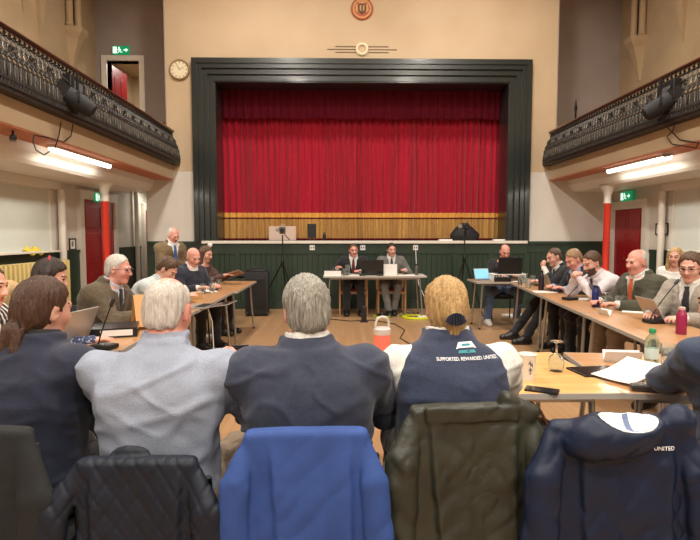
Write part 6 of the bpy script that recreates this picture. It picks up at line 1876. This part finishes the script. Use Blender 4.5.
person('young man in glasses and a light grey jacket', (2.62, 4.50), 118, h=0.009, hair='short', hcol='mid', hvol=0.012, glasses=True, head=(14, 10, 0), lean=8, jacket=fabric('light_grey_jacket', (158, 150, 138), (142, 134, 124), nscale=70), top=W_sh, tie=fabric('dark_knit_tie', (44, 40, 44)), trousers=GREY, shoes=M_shoe, seed=46,
    hands=((-0.14, 0.42, 0.80), (0.14, 0.42, 0.80)))
person('blonde woman in a white blouse seated away from the tables', (3.86, 6.7), 128, h=0.011, female=True, hair='long', hcol='blonde', head=(6, 8, 0), lean=4, top=W_sh, collar=False, trousers=BLK, shoes=M_shoe, seed=47, hands=((-0.1, 0.32, 0.62), (0.1, 0.34, 0.62)))

# ---- chairs
chair_metal('chair under a black coat behind the woman with the ponytail', -1.56, 1.85, deg(-3), top=0.86)
chair_metal('chair under the black quilted jacket', -1.05, 1.83, 0, top=0.80, wback=0.34)
chair_metal('chair under the bright blue coat', -0.55, 1.84, deg(2), top=0.86, wback=0.38)
chair_metal('chair under the olive waxed jacket', -0.03, 1.97, 0, top=0.88, wback=0.40)
chair_metal('empty chair under the navy rain jacket', 0.40, 1.87, deg(-2), top=0.87, wback=0.40)
chair_metal('chair of the person in dark denim blue', 1.17, 1.98, deg(8))
def seat_for(lb, x, y, f): chair_metal(lb, x, y, deg(f))
seat_for('chair of the person in the striped jacket', -2.58, 3.02, -90)
seat_for('chair of the woman in the blue patterned blouse', -2.56, 3.62, -80)
seat_for('chair of the man in brown tweed', -2.56, 4.62, -96)
seat_for('chair of the man in the pale jumper', -2.68, 5.75, -92)
seat_for('chair of the bald man in navy', -2.50, 7.05, -122)
seat_for('chair of the long-haired woman with the tablet', -2.56, 7.95, -105)
chair_wood('beech armchair with red seat under the dark-suited chairman', -0.2, 10.06, PI)
chair_wood('beech armchair with red seat under the grey-suited chairman', 0.52, 10.06, PI)
seat_for('chair of the technician', 2.32, 9.0, 180)
seat_for('chair of the man resting his chin', 2.80, 7.42, 96)
seat_for('chair of the sandy-haired man', 2.76, 6.72, 100)
seat_for('chair of the bearded man', 2.66, 5.98, 98)
seat_for('chair of the bald man in green tweed', 2.62, 5.25, 100)
seat_for('chair of the young man in light grey', 2.62, 4.50, 118)
seat_for('chair of the blonde woman in white', 3.86, 6.7, 128)
# ------------------------------------------------------------------ coats draped over the chair backs
def fcap(G, Fd, pts, rad, flat, k):
    """chain of flattened tapering tubes (a hanging sleeve): thickness in y divided by flat"""
    for a, b, ra, rb in zip(pts, pts[1:], rad, rad[1:]):
        a = np.array(a, float); b = np.array(b, float)
        r = max(ra, rb)
        a2 = a * (1, flat, 1); b2 = b * (1, flat, 1)
        ba = (b2 - a2).astype(np.float32); L2 = float(ba @ ba) + 1e-9
        def fn(x, y, z, a2=a2, ba=ba, L2=L2, ra=ra, rb=rb):
            qx, qy, qz = x - np.float32(a2[0]), y * np.float32(flat) - np.float32(a2[1]), z - np.float32(a2[2])
            t = np.clip((qx * ba[0] + qy * ba[1] + qz * ba[2]) / np.float32(L2), 0, 1)
            return (np.sqrt((qx - t * ba[0]) ** 2 + (qy - t * ba[1]) ** 2 + (qz - t * ba[2]) ** 2) - (ra + (rb - ra) * t)) * 0.75
        add(G, Fd, np.minimum(a, b) - r, np.maximum(a, b) + r, fn, k)

def coat(label, name, loc, rz, ztop, wt, wb, m_, folds=(), sleeves=(), seed=1, noise=0.006, quilt=False, h=0.006, sag=0.004, tilt=0.0, extra=None, thick=0.030, crumple=0.004, cfreq=13.0, zlow=0.16, cat='coat'):
    root = empty(name, (loc[0], loc[1], 0), rz, label, cat, 'coats over the chair backs')
    G = Grid((-0.40, -0.24, 0.10), (0.40, 0.13, ztop + 0.10), h)
    X, Y_, Z_ = G.full()
    one = np.zeros(tuple(G.n), np.float32)
    t = np.clip((ztop - Z_) / (ztop - 0.2), 0, 1)
    w_ = wt + (wb - wt) * t
    th_ = thick + 0.030 * t
    yc = -0.020 * t
    fold = 0
    for (x0, x1, a, wd) in folds:      # a long soft pleat with one crisp side
        xi = x0 + (x1 - x0) * t
        dd_ = (X - xi) * (1 if wd > 0 else -1)
        wq = abs(wd)
        fold = fold + a * np.where(dd_ < 0, np.exp(-(dd_ / wq) ** 2), np.exp(-(dd_ / (0.22 * wq)) ** 2)) * sstep(t, 0.0, 0.2)
    dx = np.abs(X) - w_ + 0 * Y_
    dyb = -(Y_ - yc) - (th_ + fold)
    dyf = (Y_ - yc) - th_
    zt = ztop - sag * (X / wt) ** 2 + tilt * X
    dz = Z_ - zt + 0 * Y_
    out = smax(smax(dyb.astype(np.float32), dyf.astype(np.float32), 0.012), dx.astype(np.float32), 0.022)
    Fd = smax(out, dz.astype(np.float32) + one, 0.022)
    for (pts, rad, flat) in sleeves:
        fcap(G, Fd, pts, rad, flat, 0.007)
    if extra: extra(G, Fd)
    inner = smax(smax((-(Y_ - yc) - th_ + 0.013).astype(np.float32), (dyf + 0.011).astype(np.float32), 0.006), (dx + 0.013).astype(np.float32), 0.01)
    inner = np.maximum(inner, dz + 0.016)
    Fd = np.maximum(Fd, -inner)
    Fd = np.maximum(Fd, (zlow + 0.02 * np.sin(X * 14 + seed)) - Z_)
    V, Q = surface_nets(Fd.astype(np.float32), G.lo, h)
    V, Q = drop_small(V, Q, 300)
    tt = np.clip((ztop - V[:, 2]) / 0.25, 0, 1)
    outer = (V[:, 1] < -0.012)
    wp = 0.25 * vnoise(V * 6.0, seed + 40)
    dsp = noise * (0.15 + tt) * vnoise(np.stack([V[:, 0] * 8 + wp, V[:, 1] * 6, V[:, 2] * 2.4], 1) + seed * 7.1, seed)
    n1 = vnoise(np.stack([(V[:, 0] + 0.7 * V[:, 2]) * cfreq + wp, V[:, 1] * 8, (V[:, 2] - 0.7 * V[:, 0]) * cfreq * 0.6], 1) + seed, seed + 2)
    n2 = vnoise(np.stack([(V[:, 0] - 0.9 * V[:, 2]) * cfreq * 1.5 + wp, V[:, 1] * 11, (V[:, 2] + 0.9 * V[:, 0]) * cfreq * 0.7], 1) + seed * 3, seed + 3)
    dsp = dsp + crumple * (np.abs(n1) - 0.3) + 0.7 * crumple * (np.abs(n2) - 0.3)
    if quilt:
        for sg in (1, -1):
            q = (V[:, 0] * 1.0 + sg * V[:, 2] * 0.72 + 0.5) / 0.060
            dd = np.abs(q - np.round(q))
            dsp = dsp - 0.0030 * np.exp(-(dd / 0.10) ** 2)
    dsp = np.where(outer, dsp, dsp * 0.3)
    o = finish('coat_shell', V, Q, [m_], root, None, dsp)
    return root, o

M_blackw = mat('black_wool', (21, 23, 25), 0.85, rgb2=(17, 19, 21), nscale=30, bump=0.2, bscale=150)
M_quilt = mat('black_quilted_nylon', (21, 28, 41), 0.55, rgb2=(18, 24, 35), nscale=20, spec=0.3, bump=0.12, bscale=60)
M_bluec = mat('royal_blue_cotton', (40, 72, 138), 0.75, rgb2=(35, 65, 128), nscale=10, bump=0.1, bscale=200)
M_olive = mat('olive_waxed_cotton', (47, 49, 38), 0.5, rgb2=(38, 40, 31), nscale=9, bump=0.2, bscale=40)
M_rain = mat('navy_rain_shell', (18, 31, 56), 0.48, rgb2=(15, 27, 49), nscale=10, spec=0.3, bump=0.15, bscale=30)
M_lining = mat('white_mesh_lining', (208, 210, 212), 0.7)
M_cord = mat('brown_corduroy', (58, 44, 32), 0.85, rgb2=(46, 34, 25), nscale=60, stretch=(8, 1, 1))

def sl(s, xa, za, xb, zb, xc, zc_, r=(0.03, 0.055, 0.06), y=(-0.01, -0.05, -0.075), flat=1.7):
    """sleeve falling from the shoulder corner, out to its widest point and down"""
    return ([(s * xa, y[0], za), (s * xb, y[1], zb), (s * (xb + xc) / 2, y[1] - 0.012, (zb + zc_) / 2), (s * xc, y[2], zc_)], (r[0], r[1], (r[1] + r[2]) / 2, r[2]), flat)

BY = -0.285     # backrest behind the chair centre
coat('black woollen coat over the chair behind the ponytailed woman', 'draped_coat', (-1.56, 1.85 + BY), deg(-3), 0.905, 0.195, 0.21, M_blackw, folds=((-0.05, -0.09, 0.016, 0.06), (0.09, 0.07, 0.016, -0.06)),
     sleeves=(sl(-1, 0.18, 0.87, 0.235, 0.70, 0.27, 0.2), sl(1, 0.18, 0.87, 0.235, 0.70, 0.25, 0.2)), seed=31, noise=0.006, crumple=0.003)
def ex2(G, Fd): ell(G, Fd, (-0.03, 0.022, 0.812), (0.06, 0.018, 0.028), None, 0.004)
coat('black quilted jacket over the chair of the white-haired man', 'draped_coat', (-1.05, 1.83 + BY), 0, 0.815, 0.176, 0.165, M_quilt, folds=((-0.125, -0.10, 0.016, -0.05), (0.13, 0.115, 0.016, 0.05)),
     sleeves=(sl(-1, 0.165, 0.785, 0.235, 0.655, 0.265, 0.2, (0.022, 0.050, 0.055)), sl(1, 0.165, 0.785, 0.215, 0.66, 0.255, 0.2, (0.022, 0.05, 0.055))), seed=32, noise=0.003, quilt=True, extra=ex2, crumple=0.0022, sag=0.002)
coat('bright blue cotton coat over the chair of the suited man', 'draped_coat', (-0.55, 1.84 + BY), deg(2), 0.895, 0.186, 0.175, M_bluec, folds=((-0.105, -0.055, 0.020, -0.05), (0.12, 0.13, 0.016, 0.055), (0.02, 0.03, 0.006, 0.08)),
     sleeves=(sl(-1, 0.17, 0.86, 0.205, 0.74, 0.225, 0.2, (0.02, 0.042, 0.052)), sl(1, 0.17, 0.86, 0.20, 0.74, 0.235, 0.2, (0.02, 0.040, 0.05))), seed=33, noise=0.006, crumple=0.007, cfreq=9, sag=0.003)
def ex4(G, Fd):
    rbox(G, Fd, (0.155, -0.005, 0.915), (0.065, 0.035, 0.028), 0.02, rotm(0, 0, 28), 0.006)
    rbox(G, Fd, (0.0, -0.036, 0.90), (0.15, 0.010, 0.028), 0.008, rotm(0, 0, -1.5), 0.006)
ro, so = coat('olive green waxed jacket over the chair of the blonde woman', 'draped_coat', (-0.03, 1.97 + BY), 0, 0.925, 0.198, 0.185, M_olive, folds=((-0.135, -0.075, 0.020, -0.05), (0.135, 0.14, 0.016, 0.05), (0.0, -0.03, 0.006, 0.08)),
     sleeves=(sl(-1, 0.18, 0.885, 0.225, 0.75, 0.26, 0.2, (0.025, 0.052, 0.06)), sl(1, 0.185, 0.885, 0.22, 0.75, 0.255, 0.2, (0.025, 0.048, 0.055))), seed=34, noise=0.007, extra=ex4, tilt=0.02, crumple=0.011)
M_plaid = brick_mat('plaid_lining', (132, 112, 92), (96, 78, 70), (60, 40, 44), 60, 0.8, 0.8, 0.12, rough=0.8)
MB().grid(lambda u, v: (0.262 + 0.045 * u + 0.02 * math.sin(v * 4), -0.085 - 0.02 * u, 0.20 + 0.30 * v), 4, 8).build('plaid_lining', M_plaid, ro)
sm = [c for c in bpy.data.objects if c.parent == ro and c.name.startswith('plaid')][0].modifiers.new('solid', 'SOLIDIFY'); sm.thickness = 0.006

# navy rain jacket with hood and white lining
hc = np.array([-0.03, -0.045, 0.872]); Rhd = rotm(0, 0, -12)
def ex5(G, Fd):
    ell(G, Fd, hc, (0.155, 0.078, 0.075), Rhd, 0.02)
    ell(G, Fd, (0.19, 0.0, 0.905), (0.05, 0.05, 0.045), None, 0.03)
    ell(G, Fd, hc + np.array([0.045, -0.010, 0.066]), (0.088, 0.068, 0.058), Rhd, 0.012, 'd')
rn, sn = coat('navy hooded rain jacket with white lining over the empty chair', 'draped_coat', (0.40, 1.87 + BY), deg(-2), 0.905, 0.205, 0.195, M_rain, folds=((-0.12, -0.10, 0.018, -0.05), (0.15, 0.15, 0.016, 0.05), (-0.02, 0.0, 0.006, 0.08)),
     sleeves=(sl(-1, 0.19, 0.865, 0.24, 0.73, 0.275, 0.2, (0.03, 0.058, 0.066)), sl(1, 0.19, 0.87, 0.235, 0.74, 0.275, 0.2, (0.03, 0.055, 0.062))), seed=35, noise=0.007, extra=ex5, crumple=0.012, cfreq=11, cat='jacket')
G = Grid((-0.25, -0.25, 0.72), (0.28, 0.2, 1.0), 0.007)
A_ = G.new(); ell(G, A_, hc + np.array([0.045, -0.010, 0.066]), (0.088, 0.068, 0.058), Rhd, 0.0)
B_ = G.new(); ell(G, B_, hc + np.array([0.045, -0.010, 0.071]), (0.083, 0.063, 0.054), Rhd, 0.0)
C_ = G.new(); ell(G, C_, hc, (0.153, 0.076, 0.073), Rhd, 0.0); rbox(G, C_, (0.02, 0.0, 0.80), (0.2, 0.04, 0.09), 0.02, None, 0.02)
X0, Y0, Z0 = G.full()
L_ = np.maximum(np.maximum(A_ - 0.008, -B_), C_ + 0.003)
V, Q = surface_nets(L_.astype(np.float32), G.lo, G.h); V, Q = drop_small(V, Q, 80)
finish('hood_lining', V, Q, [M_lining], rn, None, 0.003 * vnoise(V * 22, 4))
me = text_mesh('UNITED', 0.017)
on_cloth(rn, 'coat_shell', me, 0.125, 0.83, 'jacket_lettering', M_thread, tilt=0.05)
lin_ob = [c for c in bpy.data.objects if c.parent == rn and c.name.startswith('hood_lining')][0]
bv = BVHTree.FromPolygons([v.co[:] for v in lin_ob.data.vertices], [tuple(p.vertices) for p in lin_ob.data.polygons])
mb = MB(); rows = []
for q in np.linspace(-0.055, 0.055, 12):
    for dx_ in (-0.008, 0.008):
        h_ = bv.ray_cast(Vector((hc[0] + 0.045 + dx_ + 0.15 * q, hc[1] - 0.01 + q, 1.2)), Vector((0, 0, -1)))
        rows.append(tuple(h_[0] + Vector((0, 0, 0.002))) if h_[0] is not None else None)
ok = [k for k in range(12) if rows[2 * k] and rows[2 * k + 1]]
mb.v = [rows[2 * k + j] for k in ok for j in (0, 1)]
mb.f = [(2 * k, 2 * k + 1, 2 * k + 3, 2 * k + 2) for k in range(len(ok) - 1)]
if mb.f: mb.build('lining_stripe', mat('slate_blue_tape', (96, 112, 146), 0.7), lin_ob)
# handbag hanging at the table
t = empty('handbag', (0.42, 2.45, 0.0), 0.2, 'black handbag with a brown strap hanging under the table edge', 'bag')
G = Grid((-0.2, -0.12, 0.30), (0.2, 0.12, 0.66), 0.01); Fb = G.new(); rbox(G, Fb, (0, 0, 0.46), (0.15, 0.06, 0.13), 0.04)
V, Q = surface_nets(Fb, G.lo, G.h); finish('bag_body', V, Q, [mat('black_leather_bag', (30, 26, 25), 0.4)], t, None, 0.004 * vnoise(V * 18, 3))
for s in (-1, 1): MB().tube([(-0.1, s * 0.05, 0.57), (-0.07, s * 0.03, 0.64), (0, 0, 0.715), (0.07, s * 0.03, 0.64), (0.1, s * 0.05, 0.57)], 0.008, 6).build('bag_strap', M_shoeb, t, smooth=True)
MB().tube([(-0.05, -0.065, 0.5), (0.0, -0.07, 0.52), (0.05, -0.065, 0.5)], 0.006, 6).build('clasp', mat('brass', (170, 130, 60), 0.3, metal=1.0), t)
# beige coat on a chair behind the woman in blue
G = Grid((-0.3, -0.25, 0.3), (0.3, 0.25, 1.12), 0.012); Fb = G.new()
rbox(G, Fb, (0, 0, 0.72), (0.22, 0.06, 0.3), 0.05); ell(G, Fb, (0, -0.02, 1.0), (0.14, 0.09, 0.07), None, 0.04)
chair_metal('spare chair carrying the beige fleece', -3.15, 4.75, deg(-90), top=0.9)
t = empty('fleece_coat', (-3.40, 4.75, 0), deg(-90), 'beige fleece coat over the spare chair behind the tables', 'coat')
inn = G.new(); rbox(G, inn, (0, 0.0, 0.60), (0.215, 0.028, 0.315), 0.01)
V, Q = surface_nets(np.maximum(Fb, -inn), G.lo, G.h); finish('coat_shell', V, Q, [mat('beige_fleece', (196, 166, 122), 0.9, rgb2=(176, 144, 100), nscale=30, bump=0.4, bscale=60)], t, None, 0.012 * vnoise(V * 11, 6))
